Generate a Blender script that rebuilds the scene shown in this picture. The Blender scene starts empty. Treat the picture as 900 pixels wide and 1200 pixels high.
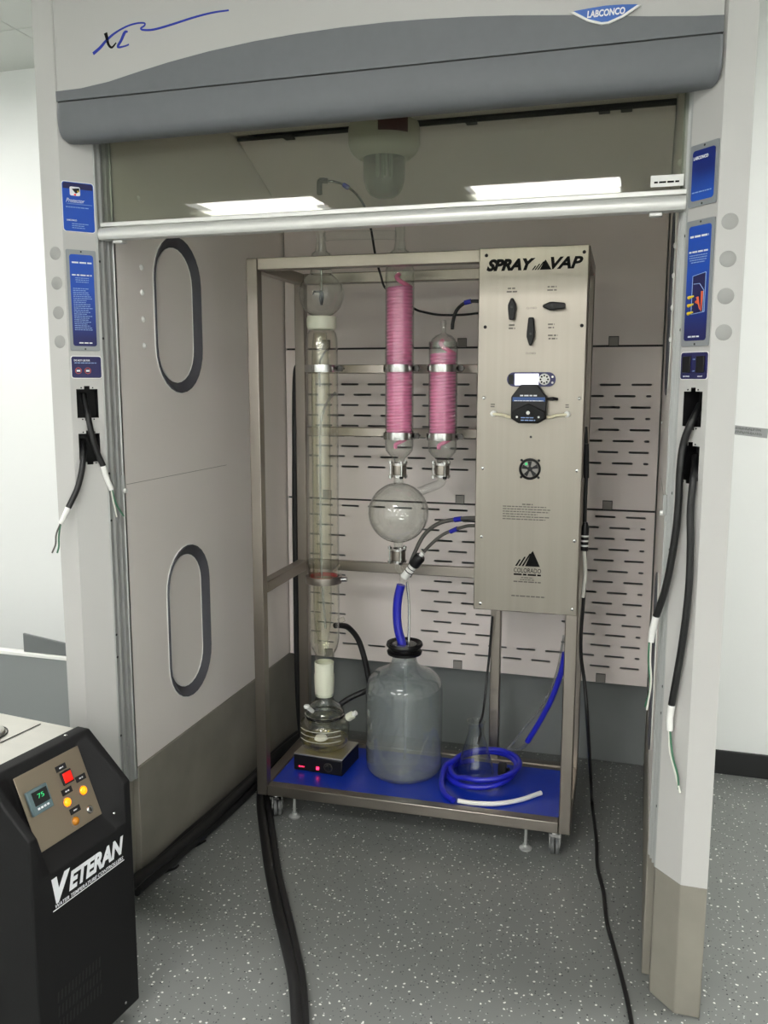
import bpy, bmesh, math, random
from mathutils import Vector, Matrix
random.seed(7)
PI = math.pi
SC = bpy.context.scene
COL = SC.collection

# ------------------------------------------------------------------ camera
FPX = 1026.43
CAM = Vector((1.6344, -2.1541, 1.5964))
YAW, PITCH, ROLL = .2896, .147, .0012
FW = Vector((-math.sin(YAW)*math.cos(PITCH), math.cos(YAW)*math.cos(PITCH), -math.sin(PITCH)))
_rt = Vector((math.cos(YAW), math.sin(YAW), 0)); _up = _rt.cross(FW)
RT = _rt*math.cos(ROLL) + _up*math.sin(ROLL)
UP = _up*math.cos(ROLL) - _rt*math.sin(ROLL)
cd = bpy.data.cameras.new('camera'); cam = bpy.data.objects.new('camera', cd); COL.objects.link(cam)
m3 = Matrix((RT, UP, -FW)).transposed()
cam.matrix_world = Matrix.Translation(CAM) @ m3.to_4x4()
cd.sensor_fit = 'HORIZONTAL'; cd.sensor_width = 36; cd.lens = FPX/900*36
cd.clip_start = .02
SC.camera = cam

# ------------------------------------------------------------------ world, exposure, render helpers
LIGHT = 13.0
SC.view_settings.view_transform = 'Standard'; SC.view_settings.look = 'None'
SC.view_settings.gamma = 1; SC.view_settings.use_curve_mapping = False
SC.view_settings.exposure = 0.95
w = bpy.data.worlds.new('world'); SC.world = w; w.use_nodes = True
w.node_tree.nodes['Background'].inputs[0].default_value = (.5, .52, .55, 1)
w.node_tree.nodes['Background'].inputs[1].default_value = .1
SC.cycles.max_bounces = 10; SC.cycles.diffuse_bounces = 8; SC.cycles.glossy_bounces = 5
SC.cycles.transparent_max_bounces = 64; SC.cycles.transmission_bounces = 8
SC.cycles.use_denoising = True
SC.cycles.sample_clamp_indirect = 4.0
SC.cycles.caustics_reflective = False

# ------------------------------------------------------------------ pixel -> point (a direction cut by a known plane)
def pix(u, v, p, n):
    d = FW + RT*(u-450)/FPX - UP*(v-600)/FPX
    p = Vector(p); n = Vector(n)
    return CAM + d*((p-CAM).dot(n)/d.dot(n))
def pixz(u, v, z): return pix(u, v, (0, 0, z), (0, 0, 1))

# rig frame of reference (the steel rack, turned 1.4 degrees)
RO = Vector((.3147, .6365, 0)); RA = .0249
RX = Vector((math.cos(RA), math.sin(RA), 0)); RY = Vector((-math.sin(RA), math.cos(RA), 0))
def rpix(u, v, y):
    q = pix(u, v, RO + RY*y, RY) - RO
    return Vector((q.dot(RX), q.dot(RY), q.z))
def rpixz(u, v, z):
    q = pixz(u, v, z) - RO
    return Vector((q.dot(RX), q.dot(RY), q.z))

# ------------------------------------------------------------------ materials
def lin(c):
    def f(x): return x/12.92 if x <= .04045 else ((x+.055)/1.055)**2.4
    return tuple(f(x/255) for x in c) + (1,)
MATS = {}
def mat(name, rgb, rough=.5, metal=0, spec=.5, emit=None, es=0, noise=0, nscale=20, bump=0, coat=0, stretch=None):
    if name in MATS: return MATS[name]
    m = bpy.data.materials.new(name); m.use_nodes = True
    nt = m.node_tree; b = nt.nodes['Principled BSDF']
    b.inputs['Base Color'].default_value = lin(rgb)
    b.inputs['Roughness'].default_value = rough; b.inputs['Metallic'].default_value = metal
    b.inputs['Specular IOR Level'].default_value = spec
    b.inputs['Coat Weight'].default_value = coat
    if emit:
        b.inputs['Emission Color'].default_value = lin(emit); b.inputs['Emission Strength'].default_value = es
    if noise or bump:
        tc = nt.nodes.new('ShaderNodeTexCoord'); mp = nt.nodes.new('ShaderNodeMapping')
        if stretch: mp.inputs['Scale'].default_value = stretch
        nz = nt.nodes.new('ShaderNodeTexNoise'); nz.inputs['Scale'].default_value = nscale; nz.inputs['Detail'].default_value = 6
        nt.links.new(tc.outputs['Object'], mp.inputs[0]); nt.links.new(mp.outputs[0], nz.inputs['Vector'])
        if noise:
            rp = nt.nodes.new('ShaderNodeValToRGB'); c = lin(rgb)
            rp.color_ramp.elements[0].color = tuple(x*(1-noise) for x in c[:3]) + (1,)
            rp.color_ramp.elements[1].color = tuple(min(1, x*(1+noise)) for x in c[:3]) + (1,)
            rp.color_ramp.elements[0].position = .3; rp.color_ramp.elements[1].position = .7
            nt.links.new(nz.outputs['Fac'], rp.inputs[0]); nt.links.new(rp.outputs[0], b.inputs['Base Color'])
        if bump:
            bp = nt.nodes.new('ShaderNodeBump'); bp.inputs['Strength'].default_value = bump; bp.inputs['Distance'].default_value = .002
            nt.links.new(nz.outputs['Fac'], bp.inputs['Height']); nt.links.new(bp.outputs[0], b.inputs['Normal'])
    MATS[name] = m
    return m
def glass(name, tint, edge, haze=0, hcol=(200, 205, 205), rough=.02, f0=.05, ex=3.6):
    # thin-walled glass: clear transmission with Schlick reflection, tint deepens along the grazing path
    m = bpy.data.materials.new(name); m.use_nodes = True; nt = m.node_tree; N = nt.nodes; L = nt.links
    N.clear()
    out = N.new('ShaderNodeOutputMaterial'); lw = N.new('ShaderNodeLayerWeight'); lw.inputs['Blend'].default_value = .5
    rp = N.new('ShaderNodeValToRGB'); rp.color_ramp.elements[0].color = lin(tint); rp.color_ramp.elements[0].position = .72
    rp.color_ramp.elements[1].color = lin(edge); rp.color_ramp.elements[1].position = 1
    L.new(lw.outputs['Facing'], rp.inputs[0])
    tr = N.new('ShaderNodeBsdfTransparent'); L.new(rp.outputs[0], tr.inputs[0])
    gl = N.new('ShaderNodeBsdfGlossy'); gl.inputs['Roughness'].default_value = rough
    pw = N.new('ShaderNodeMath'); pw.operation = 'POWER'; pw.inputs[1].default_value = ex; L.new(lw.outputs['Facing'], pw.inputs[0])
    ma = N.new('ShaderNodeMath'); ma.operation = 'MULTIPLY_ADD'; ma.inputs[1].default_value = 1-f0; ma.inputs[2].default_value = f0
    L.new(pw.outputs[0], ma.inputs[0])
    base = tr
    if haze:
        df = N.new('ShaderNodeBsdfDiffuse'); df.inputs[0].default_value = lin(hcol)
        tl = N.new('ShaderNodeBsdfTranslucent'); tl.inputs[0].default_value = lin(hcol)
        ad = N.new('ShaderNodeMixShader'); ad.inputs[0].default_value = .5; L.new(df.outputs[0], ad.inputs[1]); L.new(tl.outputs[0], ad.inputs[2])
        mh = N.new('ShaderNodeMixShader'); mh.inputs[0].default_value = haze
        L.new(tr.outputs[0], mh.inputs[1]); L.new(ad.outputs[0], mh.inputs[2]); base = mh
    mx = N.new('ShaderNodeMixShader'); L.new(ma.outputs[0], mx.inputs[0]); L.new(base.outputs[0], mx.inputs[1]); L.new(gl.outputs[0], mx.inputs[2])
    L.new(mx.outputs[0], out.inputs[0])
    MATS[name] = m
    return m
def emit_mat(name, rgb, s):
    m = bpy.data.materials.new(name); m.use_nodes = True; nt = m.node_tree; nt.nodes.clear()
    o = nt.nodes.new('ShaderNodeOutputMaterial'); e = nt.nodes.new('ShaderNodeEmission')
    e.inputs[0].default_value = lin(rgb); e.inputs[1].default_value = s
    nt.links.new(e.outputs[0], o.inputs[0]); MATS[name] = m
    return m
def floor_mat():
    m = bpy.data.materials.new('flake_epoxy'); m.use_nodes = True; nt = m.node_tree; N = nt.nodes; L = nt.links
    b = N['Principled BSDF']; b.inputs['Roughness'].default_value = .38
    tc = N.new('ShaderNodeTexCoord')
    nz = N.new('ShaderNodeTexNoise'); nz.inputs['Scale'].default_value = 2.2; nz.inputs['Detail'].default_value = 5
    L.new(tc.outputs['Object'], nz.inputs['Vector'])
    rp = N.new('ShaderNodeValToRGB'); rp.color_ramp.elements[0].color = lin((108, 111, 109)); rp.color_ramp.elements[1].color = lin((127, 129, 127))
    L.new(nz.outputs['Fac'], rp.inputs[0])
    # hairs of dirt shift the flakes off a lattice
    n2 = N.new('ShaderNodeTexNoise'); n2.inputs['Scale'].default_value = 60; L.new(tc.outputs['Object'], n2.inputs['Vector'])
    va = N.new('ShaderNodeVectorMath'); va.operation = 'MULTIPLY_ADD'; va.inputs[1].default_value = (.01, .01, 0)
    L.new(n2.outputs['Color'], va.inputs[0]); L.new(tc.outputs['Object'], va.inputs[2])
    cur = rp.outputs[0]
    for scale, rad, keep, colr in ((48, .15, .84, (232, 232, 226)), (66, .15, .9, (46, 48, 50)), (105, .2, .90, (196, 198, 194)), (120, .2, .92, (70, 72, 74))):
        vo = N.new('ShaderNodeTexVoronoi'); vo.inputs['Scale'].default_value = scale; vo.voronoi_dimensions = '2D'
        L.new(va.outputs[0], vo.inputs['Vector'])
        lt = N.new('ShaderNodeMath'); lt.operation = 'LESS_THAN'; lt.inputs[1].default_value = rad; L.new(vo.outputs['Distance'], lt.inputs[0])
        sp = N.new('ShaderNodeSeparateColor'); L.new(vo.outputs['Color'], sp.inputs[0])
        gt = N.new('ShaderNodeMath'); gt.operation = 'GREATER_THAN'; gt.inputs[1].default_value = keep; L.new(sp.outputs[0], gt.inputs[0])
        mu = N.new('ShaderNodeMath'); mu.operation = 'MULTIPLY'; L.new(lt.outputs[0], mu.inputs[0]); L.new(gt.outputs[0], mu.inputs[1])
        mx = N.new('ShaderNodeMix'); mx.data_type = 'RGBA'; L.new(mu.outputs[0], mx.inputs['Factor']); L.new(cur, mx.inputs['A'])
        mx.inputs['B'].default_value = lin(colr); cur = mx.outputs['Result']
    L.new(cur, b.inputs['Base Color']); MATS['floor'] = m
    return m
def steel_mat(name, rgb, rough, direction):
    m = mat(name, rgb, rough, 1.0, noise=.035, nscale=6, stretch=direction)
    nt = m.node_tree; b = nt.nodes['Principled BSDF']
    nz = [n for n in nt.nodes if n.type == 'TEX_NOISE'][0]
    mr = nt.nodes.new('ShaderNodeMapRange'); mr.inputs['To Min'].default_value = rough-.06; mr.inputs['To Max'].default_value = rough+.08
    nt.links.new(nz.outputs['Fac'], mr.inputs['Value']); nt.links.new(mr.outputs[0], b.inputs['Roughness'])
    return m
def grad_mat(name, top, bottom, axis=2):
    m = mat(name, top, .35); nt = m.node_tree
    tc = nt.nodes.new('ShaderNodeTexCoord'); sp = nt.nodes.new('ShaderNodeSeparateXYZ'); rp = nt.nodes.new('ShaderNodeValToRGB')
    rp.color_ramp.elements[0].color = lin(bottom); rp.color_ramp.elements[0].position = .08
    rp.color_ramp.elements[1].color = lin(top); rp.color_ramp.elements[1].position = .62
    nt.links.new(tc.outputs['Generated'], sp.inputs[0]); nt.links.new(sp.outputs[axis], rp.inputs[0])
    nt.links.new(rp.outputs[0], nt.nodes['Principled BSDF'].inputs['Base Color'])
grad_mat('label_fade_down', (22, 76, 178), (20, 26, 92)); grad_mat('label_fade_up', (20, 40, 120), (22, 82, 186))
floor_mat()
mat('wall_paint', (236, 238, 236), .75)
mat('ceiling_tile', (205, 208, 203), .8, bump=.2, nscale=300)
mat('post_white', (190, 189, 186), .38)
mat('header_white', (186, 185, 182), .4)
mat('liner', (238, 232, 226), .42)
mat('liner_joint', (150, 144, 136), .6)
mat('baffle', (240, 231, 226), .45)
mat('band_grey', (104, 107, 110), .55, noise=.03, nscale=40)
mat('cement', (132, 128, 118), .8, noise=.13, nscale=5, bump=.25)
mat('cement_dark', (128, 132, 132), .5, noise=.07, nscale=4)
mat('aluminium', (172, 174, 172), .45, .35)
mat('aluminium_light', (222, 222, 218), .4, .35)
mat('groove', (48, 50, 50), .6)
mat('gasket', (74, 74, 80), .55)
mat('white_plastic', (236, 236, 232), .35)
mat('grey_plug', (158, 158, 155), .5)
mat('label_frame', (150, 154, 156), .4, .3)
mat('label_blue', (24, 78, 182), .35)
mat('label_blue_dark', (20, 34, 118), .35)
mat('label_navy', (30, 30, 84), .35)
mat('print_white', (236, 238, 242), .5)
mat('print_pale', (150, 178, 224), .5)
mat('print_black', (8, 8, 9), .6, spec=.12)
mat('print_grey', (84, 80, 74), .6)
mat('logo_blue', (34, 92, 178), .35)
mat('script_blue', (26, 48, 160), .4)
mat('black', (12, 12, 13), .6)
mat('black_plastic', (16, 16, 18), .4, spec=.35)
mat('black_matte', (13, 13, 14), .6, spec=.3, bump=.15, nscale=260)
mat('rubber', (20, 20, 21), .5)
mat('wheel_grey', (96, 98, 98), .5)
mat('cord', (17, 17, 18), .38)
mat('chrome', (200, 200, 198), .18, 1)
mat('bolt_dark', (70, 68, 66), .3, .9)
mat('baseboard', (22, 23, 24), .5)
steel_mat('steel', (154, 147, 139), .33, (1, 1, 1))
steel_mat('steel_v', (150, 143, 135), .34, (9, 9, .25))
steel_mat('steel_panel', (148, 142, 133), .30, (10, 10, .2))
steel_mat('steel_top', (214, 211, 204), .36, (1, 8, 1))
mat('unit_panel', (158, 146, 128), .34, .8)
mat('blue_film', (14, 50, 168), .32, coat=.2)
mat('blue_tube', (30, 36, 178), .35, coat=.3)
mat('pink', (255, 160, 206), .3, coat=.5, emit=None)
mat('pink_light', (255, 146, 188), .3)
mat('frost', (226, 228, 208), .5)
mat('white_ptfe', (238, 238, 234), .4)
mat('red_rubber', (176, 66, 62), .5)
mat('cream_tube', (226, 218, 190), .4)
mat('grey_tube', (92, 90, 86), .4)
mat('maroon', (72, 30, 26), .5)
mat('lamp_housing', (186, 184, 168), .5)
mat('pump_blue', (44, 84, 150), .4)
mat('tape_grey', (156, 158, 158), .6)
mat('sheet_grey', (132, 136, 136), .5)
mat('sheet_dark', (104, 108, 108), .5)
mat('green_wire', (58, 112, 84), .45)
mat('white_wire', (224, 224, 214), .45)
mat('amber', (240, 150, 20), .25, emit=(255, 120, 8), es=1.1)
mat('amber_off', (186, 120, 34), .25)
mat('red_lit', (210, 30, 20), .25, emit=(255, 24, 12), es=.35)
mat('led_red', (230, 60, 90), .3, emit=(255, 40, 80), es=2)
mat('led_green', (60, 200, 120), .3, emit=(30, 160, 90), es=.6)
mat('yellow_print', (230, 200, 40), .5)
mat('orange_print', (220, 90, 40), .5)
mat('teal_bezel', (92, 112, 116), .45)
mat('tan_foam', (150, 146, 140), .6)
mat('diffuser_frame', (225, 226, 224), .5)
mat('liquid_foam', (238, 236, 222), .4)
emit_mat('panel_light', (255, 253, 250), LIGHT)
emit_mat('screen_white', (245, 246, 255), 1.6)
glass('glass', (253, 254, 253), (196, 200, 196))
glass('glass_sash', (246, 247, 243), (200, 204, 196), f0=.045, ex=5)
glass('glass_yellow', (254, 254, 251), (206, 207, 196))
glass('liquid_yellow', (240, 236, 196), (198, 190, 130))
glass('glass_hazy', (244, 247, 247), (190, 198, 200), haze=.15, hcol=(226, 232, 232))
glass('glass_lamp', (240, 242, 238), (200, 204, 198), haze=.25, hcol=(206, 208, 200))
glass('tube_clear', (225, 226, 226), (150, 152, 154), haze=.2)

# ------------------------------------------------------------------ mesh building
ORG = {}
def org(parent):
    while parent is not None:
        if parent.name in ORG: return ORG[parent.name]
        parent = parent.parent
    return None
class MB:
    def __init__(s): s.v = []; s.f = []
    def add(s, vs, fs):
        o = len(s.v); s.v += [Vector(x) for x in vs]; s.f += [tuple(i+o for i in f) for f in fs]; return s
    def box(s, x0, x1, y0, y1, z0, z1):
        return s.add([(x0,y0,z0),(x1,y0,z0),(x1,y1,z0),(x0,y1,z0),(x0,y0,z1),(x1,y0,z1),(x1,y1,z1),(x0,y1,z1)],
                     [(3,2,1,0),(4,5,6,7),(0,1,5,4),(1,2,6,5),(2,3,7,6),(3,0,4,7)])
    def obox(s, c, ax, ay, az, hx, hy, hz):   # oriented box, half sizes along three axes
        c = Vector(c); ax, ay, az = Vector(ax), Vector(ay), Vector(az)
        vs = [c+ax*hx*i+ay*hy*j+az*hz*k for k in (-1,1) for (i,j) in ((-1,-1),(1,-1),(1,1),(-1,1))]
        return s.add(vs, [(3,2,1,0),(4,5,6,7),(0,1,5,4),(1,2,6,5),(2,3,7,6),(3,0,4,7)])
    def prism(s, poly, o, ax, ay, az, d0, d1, caps=True):   # polygon in (ax, ay), swept along az
        o, ax, ay, az = Vector(o), Vector(ax), Vector(ay), Vector(az); n = len(poly)
        vs = [o+ax*a+ay*b+az*d0 for a, b in poly] + [o+ax*a+ay*b+az*d1 for a, b in poly]
        fs = [(i, (i+1) % n, n+(i+1) % n, n+i) for i in range(n)]
        if caps: fs += [tuple(range(n-1, -1, -1)), tuple(range(n, 2*n))]
        return s.add(vs, fs)
    def tube(s, pts, r, n=10, sub=0, caps=True, closed=False):
        pts = [Vector(p) for p in pts]
        if sub: pts = smooth_path(pts, sub, closed)
        m = len(pts); rs = r if isinstance(r, (list, tuple)) else [r]*m
        if len(rs) != m: rs = [rs[0]+(rs[-1]-rs[0])*i/(m-1) for i in range(m)]
        vs = []; T0 = None; nrm = None
        for i, p in enumerate(pts):
            a = pts[(i-1) % m] if (closed or i > 0) else p; b = pts[(i+1) % m] if (closed or i < m-1) else p
            t = (b-a).normalized()
            if nrm is None:
                nrm = t.orthogonal().normalized()
            else:
                nrm = (nrm - t*nrm.dot(t)).normalized()
            bi = t.cross(nrm)
            vs += [p + (nrm*math.cos(2*PI*k/n) + bi*math.sin(2*PI*k/n))*rs[i] for k in range(n)]
        fs = []
        for i in range(m if closed else m-1):
            j = (i+1) % m
            fs += [(i*n+k, i*n+(k+1) % n, j*n+(k+1) % n, j*n+k) for k in range(n)]
        if caps and not closed: fs += [tuple(range(n-1, -1, -1)), tuple(range((m-1)*n, m*n))]
        return s.add(vs, fs)
    def lathe(s, prof, o, n=32, ax=(1,0,0), ay=(0,1,0), az=(0,0,1), closed=False):
        o, ax, ay, az = Vector(o), Vector(ax), Vector(ay), Vector(az); vs = []; idx = []
        for r, z in prof:
            if r < 1e-6: idx.append([len(vs)]*n); vs.append(o+az*z)
            else:
                idx.append(list(range(len(vs), len(vs)+n)))
                vs += [o+az*z+(ax*math.cos(2*PI*k/n)+ay*math.sin(2*PI*k/n))*r for k in range(n)]
        fs = []; m = len(prof)
        for i in range(m if closed else m-1):
            A, B = idx[i], idx[(i+1) % m]
            for k in range(n):
                q = [A[k], A[(k+1) % n], B[(k+1) % n], B[k]]; u = []
                for x in q:
                    if x not in u: u.append(x)
                if len(u) > 2: fs.append(tuple(u))
        return s.add(vs, fs)
    def build(s, name, m, parent=None, bevel=0, smooth=True, angle=40, seg=2):
        me = bpy.data.meshes.new(name); o = org(parent)
        me.from_pydata([tuple(x-o) if o is not None else tuple(x) for x in s.v], [], s.f)
        bm = bmesh.new(); bm.from_mesh(me); bmesh.ops.recalc_face_normals(bm, faces=bm.faces); bm.to_mesh(me); bm.free()
        return link(name, me, m, parent, bevel, smooth, angle, seg)
def link(name, me, m, parent=None, bevel=0, smooth=True, angle=40, seg=2):
    me.materials.append(MATS[m])
    if smooth:
        me.polygons.foreach_set('use_smooth', [True]*len(me.polygons)); me.set_sharp_from_angle(angle=math.radians(angle))
    ob = bpy.data.objects.new(name, me); COL.objects.link(ob); ob.parent = parent
    if bevel:
        b = ob.modifiers.new('bevel', 'BEVEL'); b.width = bevel; b.segments = seg; b.limit_method = 'ANGLE'; b.angle_limit = math.radians(35)
    return ob
def clone(src, parent, delta):
    c = src.copy(); COL.objects.link(c); c.parent = parent; c.location = Vector(src.location)+Vector(delta); return c
def smooth_path(p, sub, closed=False):
    out = []; n = len(p)
    for i in range(n if closed else n-1):
        if closed: a, b, c, d = p[(i-1) % n], p[i], p[(i+1) % n], p[(i+2) % n]
        else: b, c = p[i], p[i+1]; a = p[i-1] if i else b*2-c; d = p[i+2] if i+2 < n else c*2-b
        for k in range(sub):
            t = k/sub
            out.append(((b*2)+(c-a)*t+(a*2-b*5+c*4-d)*t*t+(b*3-a-c*3+d)*t**3)*.5)
    if not closed: out.append(p[-1])
    return out
def plate(name, outer, holes, o, ax, ay, az, th, m, parent, bevel=0):
    # flat sheet with real openings: outline and holes in (ax, ay), thickness along az
    o, ax, ay, az = Vector(o), Vector(ax), Vector(ay), Vector(az); og = org(parent) or Vector((0,0,0))
    bm = bmesh.new()
    for lp in [outer]+holes:
        vs = [bm.verts.new(o+ax*a+ay*b-og) for a, b in lp]
        for i in range(len(vs)): bm.edges.new((vs[i], vs[(i+1) % len(vs)]))
    bmesh.ops.triangle_fill(bm, use_beauty=True, edges=bm.edges[:])
    bmesh.ops.recalc_face_normals(bm, faces=bm.faces)
    r = bmesh.ops.extrude_face_region(bm, geom=bm.faces[:])
    bmesh.ops.translate(bm, vec=az*th, verts=[g for g in r['geom'] if isinstance(g, bmesh.types.BMVert)])
    bmesh.ops.recalc_face_normals(bm, faces=bm.faces)
    me = bpy.data.meshes.new(name); bm.to_mesh(me); bm.free()
    return link(name, me, m, parent, bevel, smooth=False)
def stadium(cx, cy, rx, hy, n=14):   # upright slot outline: half width rx, half height hy
    h = hy-rx
    return [(cx+rx*math.cos(PI*k/n), cy+h+rx*math.sin(PI*k/n)) for k in range(n+1)] + [(cx-rx*math.cos(PI*k/n), cy-h-rx*math.sin(PI*k/n)) for k in range(n+1)]
def rrect(x0, x1, y0, y1, r, n=4):
    out = []
    for cx, cy, a in ((x1-r, y1-r, 0), (x0+r, y1-r, PI/2), (x0+r, y0+r, PI), (x1-r, y0+r, 1.5*PI)):
        out += [(cx+r*math.cos(a+PI/2*k/n), cy+r*math.sin(a+PI/2*k/n)) for k in range(n+1)]
    return out
def thing(name, label, cat, base, group=None):
    o = bpy.data.objects.new(name, None); COL.objects.link(o); o.empty_display_size = .05
    o.location = base; o['label'] = label; o['category'] = cat
    if group: o['group'] = group
    ORG[o.name] = Vector(base)
    return o
def rthing(name, label, cat, base, group=None):   # the same, in the rack's own frame
    o = thing(name, label, cat, (0, 0, 0), group)
    b = Vector(base); o.location = RO+RX*b.x+RY*b.y+Vector((0, 0, b.z)); o.rotation_euler = (0, 0, RA)
    ORG[o.name] = b
    return o
def tag(o, label, cat, group=None, kind=None):
    if label: o['label'] = label
    if cat: o['category'] = cat
    if group: o['group'] = group
    if kind: o['kind'] = kind
    return o
def struct(o): o['kind'] = 'structure'; return o
XF = (1, 0, 0); ZF = (0, 0, 1)
def text(name, body, m, parent, o, ax, ay, w, h, shear=0, bold=0, lift=.0006, align='C', th=.0004):
    # lettering as a thin solid, fitted to width w and height h, centred (or left-set) at o
    cu = bpy.data.curves.new(name, 'FONT'); cu.body = body; cu.size = 1; cu.shear = shear; cu.offset = bold; cu.extrude = .01
    cu.resolution_u = 3
    t = bpy.data.objects.new(name, cu); COL.objects.link(t)
    bpy.context.view_layer.update()
    me = bpy.data.meshes.new_from_object(t.evaluated_get(bpy.context.evaluated_depsgraph_get()))
    bpy.data.objects.remove(t); bpy.data.curves.remove(cu)
    xs = [v.co.x for v in me.vertices]; ys = [v.co.y for v in me.vertices]
    x0, x1, y0, y1 = min(xs), max(xs), min(ys), max(ys)
    o, ax, ay = Vector(o), Vector(ax), Vector(ay); az = ax.cross(ay); og = org(parent) or Vector((0,0,0))
    for v in me.vertices:
        a = (v.co.x-x0)/(x1-x0); b = (v.co.y-y0)/(y1-y0)
        a = (a-.5)*w if align == 'C' else a*w
        v.co = o+ax*a+ay*(b-.5)*h+az*(lift+(th if v.co.z > 0 else 0))-og
    me.name = name; me.materials.clear()
    return link(name, me, m, parent, smooth=False)
def fine_print(name, m, parent, o, ax, ay, w, rows, pitch, hh, seed=1, center=False, lift=.0006):
    # print too small to read: broken strokes along each line, one flat part
    rnd = random.Random(seed); o, ax, ay = Vector(o), Vector(ax), Vector(ay); az = ax.cross(ay); b = MB()
    for i in range(rows):
        lw = w*(rnd.uniform(.62, 1) if rows > 1 else 1); x = (w-lw)/2 if center else 0; e = x+lw
        while x < e-1e-4:
            l = min(rnd.uniform(1.5, 5)*hh, e-x)
            b.obox(o+ax*(x+l/2)-ay*(i*pitch)+az*(lift+.0002), ax, ay, az, l/2, hh/2, .0002); x += l+hh*.7
    ob = b.build(name, m, parent, smooth=False); ob['kind'] = 'stuff'
    return ob
def screw(parent, p, nrm, r=.006, m='chrome', name='screw', h=.003):
    nrm = Vector(nrm).normalized(); a = nrm.orthogonal().normalized(); b = nrm.cross(a)
    return MB().lathe([(0, h), (r*.6, h*.95), (r, h*.35), (r, -.001), (0, -.001)], p, 10, a, b, nrm).build(name, m, parent)
def shell(prof, t):   # outer profile from bottom to top -> closed wall of thickness t
    inner = [(max(r-t, 0), z) for r, z in reversed(prof)]
    return prof+inner

# ================================================================== ROOM
CZ = 3.04; BY = 1.53; X0, X1, Y0 = -3.3, 4.3, -10.4
o = MB().box(X0, X1, Y0, BY, -.05, 0).build('floor', 'floor', smooth=False); struct(o)
o['label'] = 'grey epoxy floor with scattered white and black flakes'
for nm, b in (('wall_back', (X0, X1, BY, BY+.1, 0, CZ)), ('wall_front', (X0, X1, Y0-.1, Y0, 0, CZ)), ('wall_left', (X0-.1, X0, Y0, BY, 0, CZ)), ('wall_right', (X1, X1+.1, Y0, BY, 0, CZ))):
    struct(MB().box(*b).build(nm, 'wall_paint', smooth=False))
struct(MB().box(1.84, X1, BY-.014, BY, 0, .1).build('baseboard_back', 'baseboard', bevel=.003))
ceil = struct(MB().box(X0, X1, Y0, BY, CZ+.14, CZ+.18).build('ceiling', 'ceiling_tile', smooth=False))
# ceiling lights sit in the tile grid, 1.2 x 0.6 m tiles; seams run both ways
LY = lambda k: -2.2+.605*k
LXS = {.82: 'middle', -1.52: 'left', 3.16: 'right'}
LIGHTS = [(-1.52, LY(4)), (3.16, LY(4))]
LN = {LIGHTS[0]: 'near the back wall left of the fume hood', LIGHTS[1]: 'out to the right of the fume hood'}
for k, nm in ((0, 'row just above the viewer'), (-4, 'row mirrored in the sash glass'), (-5, 'row touching the mirrored row'), (-7, 'added third row behind the viewer'), (-9, 'added fourth row behind the viewer'), (-11, 'added last row behind the viewer')):  # third row and beyond are added to brighten the hood inside
    for lx in LXS:
        if k == 0 and lx != .82: continue
        LIGHTS.append((lx, LY(k))); LN[(lx, LY(k))] = 'in the '+nm+', '+LXS[lx]
tiles = []
for k in range(-13, 7):
    for i in range(-4, 4):
        x, y = .82+1.17*i, LY(k)
        xa, xb, ya, yb = max(x-.583, X0), min(x+.583, X1), max(y-.3, Y0), min(y+.3, BY)
        if xb-xa < .05 or yb-ya < .05 or any(abs(x-lx) < .1 and abs(y-ly) < .1 for lx, ly in LIGHTS): continue
        tiles.append((xa, xb, ya, yb))
tmesh = {}
for xa, xb, ya, yb in tiles:
    key = (round(xb-xa, 3), round(yb-ya, 3))
    if key in tmesh: t_ = tmesh[key].copy(); COL.objects.link(t_)
    else:
        t_ = MB().box(-(xb-xa)/2, (xb-xa)/2, -(yb-ya)/2, (yb-ya)/2, 0, .012).build('ceiling_panel', 'ceiling_tile', ceil, smooth=False); tmesh[key] = t_
    t_.location = ((xa+xb)/2, (ya+yb)/2, CZ)
# solid margin strips around each light so that no plenum shows
for lx, ly in LIGHTS:
    L = thing('ceiling_light', 'ceiling light panel ' + LN[(lx, ly)], 'ceiling light', (lx, ly, CZ), 'recessed ceiling light panels')
    MB().box(lx-.558, lx+.558, ly-.27, ly+.27, CZ+.045, CZ+.055).build('diffuser', 'panel_light', L, smooth=False)
    fr = MB()
    fr.box(lx-.583, lx-.56, ly-.3, ly+.3, CZ-.004, CZ+.06); fr.box(lx+.56, lx+.583, ly-.3, ly+.3, CZ-.004, CZ+.06)
    fr.box(lx-.583, lx+.583, ly-.3, ly-.275, CZ-.004, CZ+.06); fr.box(lx-.583, lx+.583, ly+.275, ly+.3, CZ-.004, CZ+.06)
    fr.build('frame', 'diffuser_frame', L, smooth=False)
    MB().box(lx-.583, lx+.583, ly-.3, ly+.3, CZ+.062, CZ+.075).build('housing', 'diffuser_frame', L, smooth=False)

# low grey screen built for an unidentified panel, left of the hood
g = thing('low_screen', 'low grey sheet metal screen with a thin white cap behind the black controller', 'panel', (-.9, .61, 0))
MB().box(-1.9, -.03, .60, .622, .0, .540).build('sheet', 'sheet_grey', g, bevel=.003)
MB().box(-1.9, -.03, .594, .628, .5405, .556).build('cap', 'white_plastic', g, bevel=.003)
q = MB(); a = pix(27, 742, (0, .605, 0), (0, 1, 0)); b = pix(84, 755, (0, .605, 0), (0, 1, 0))
q.prism([(a.x, .5565), (b.x+.06, .5565), (b.x+.06, b.z-.01), (a.x, a.z)], (0, 0, 0), (1,0,0), (0,0,1), (0,1,0), .603, .613)
tag(q.build('metal_sheet', 'sheet_dark', bevel=.002), 'dark grey sheet with sloping top edge standing on the low screen', 'sheet')
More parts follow.
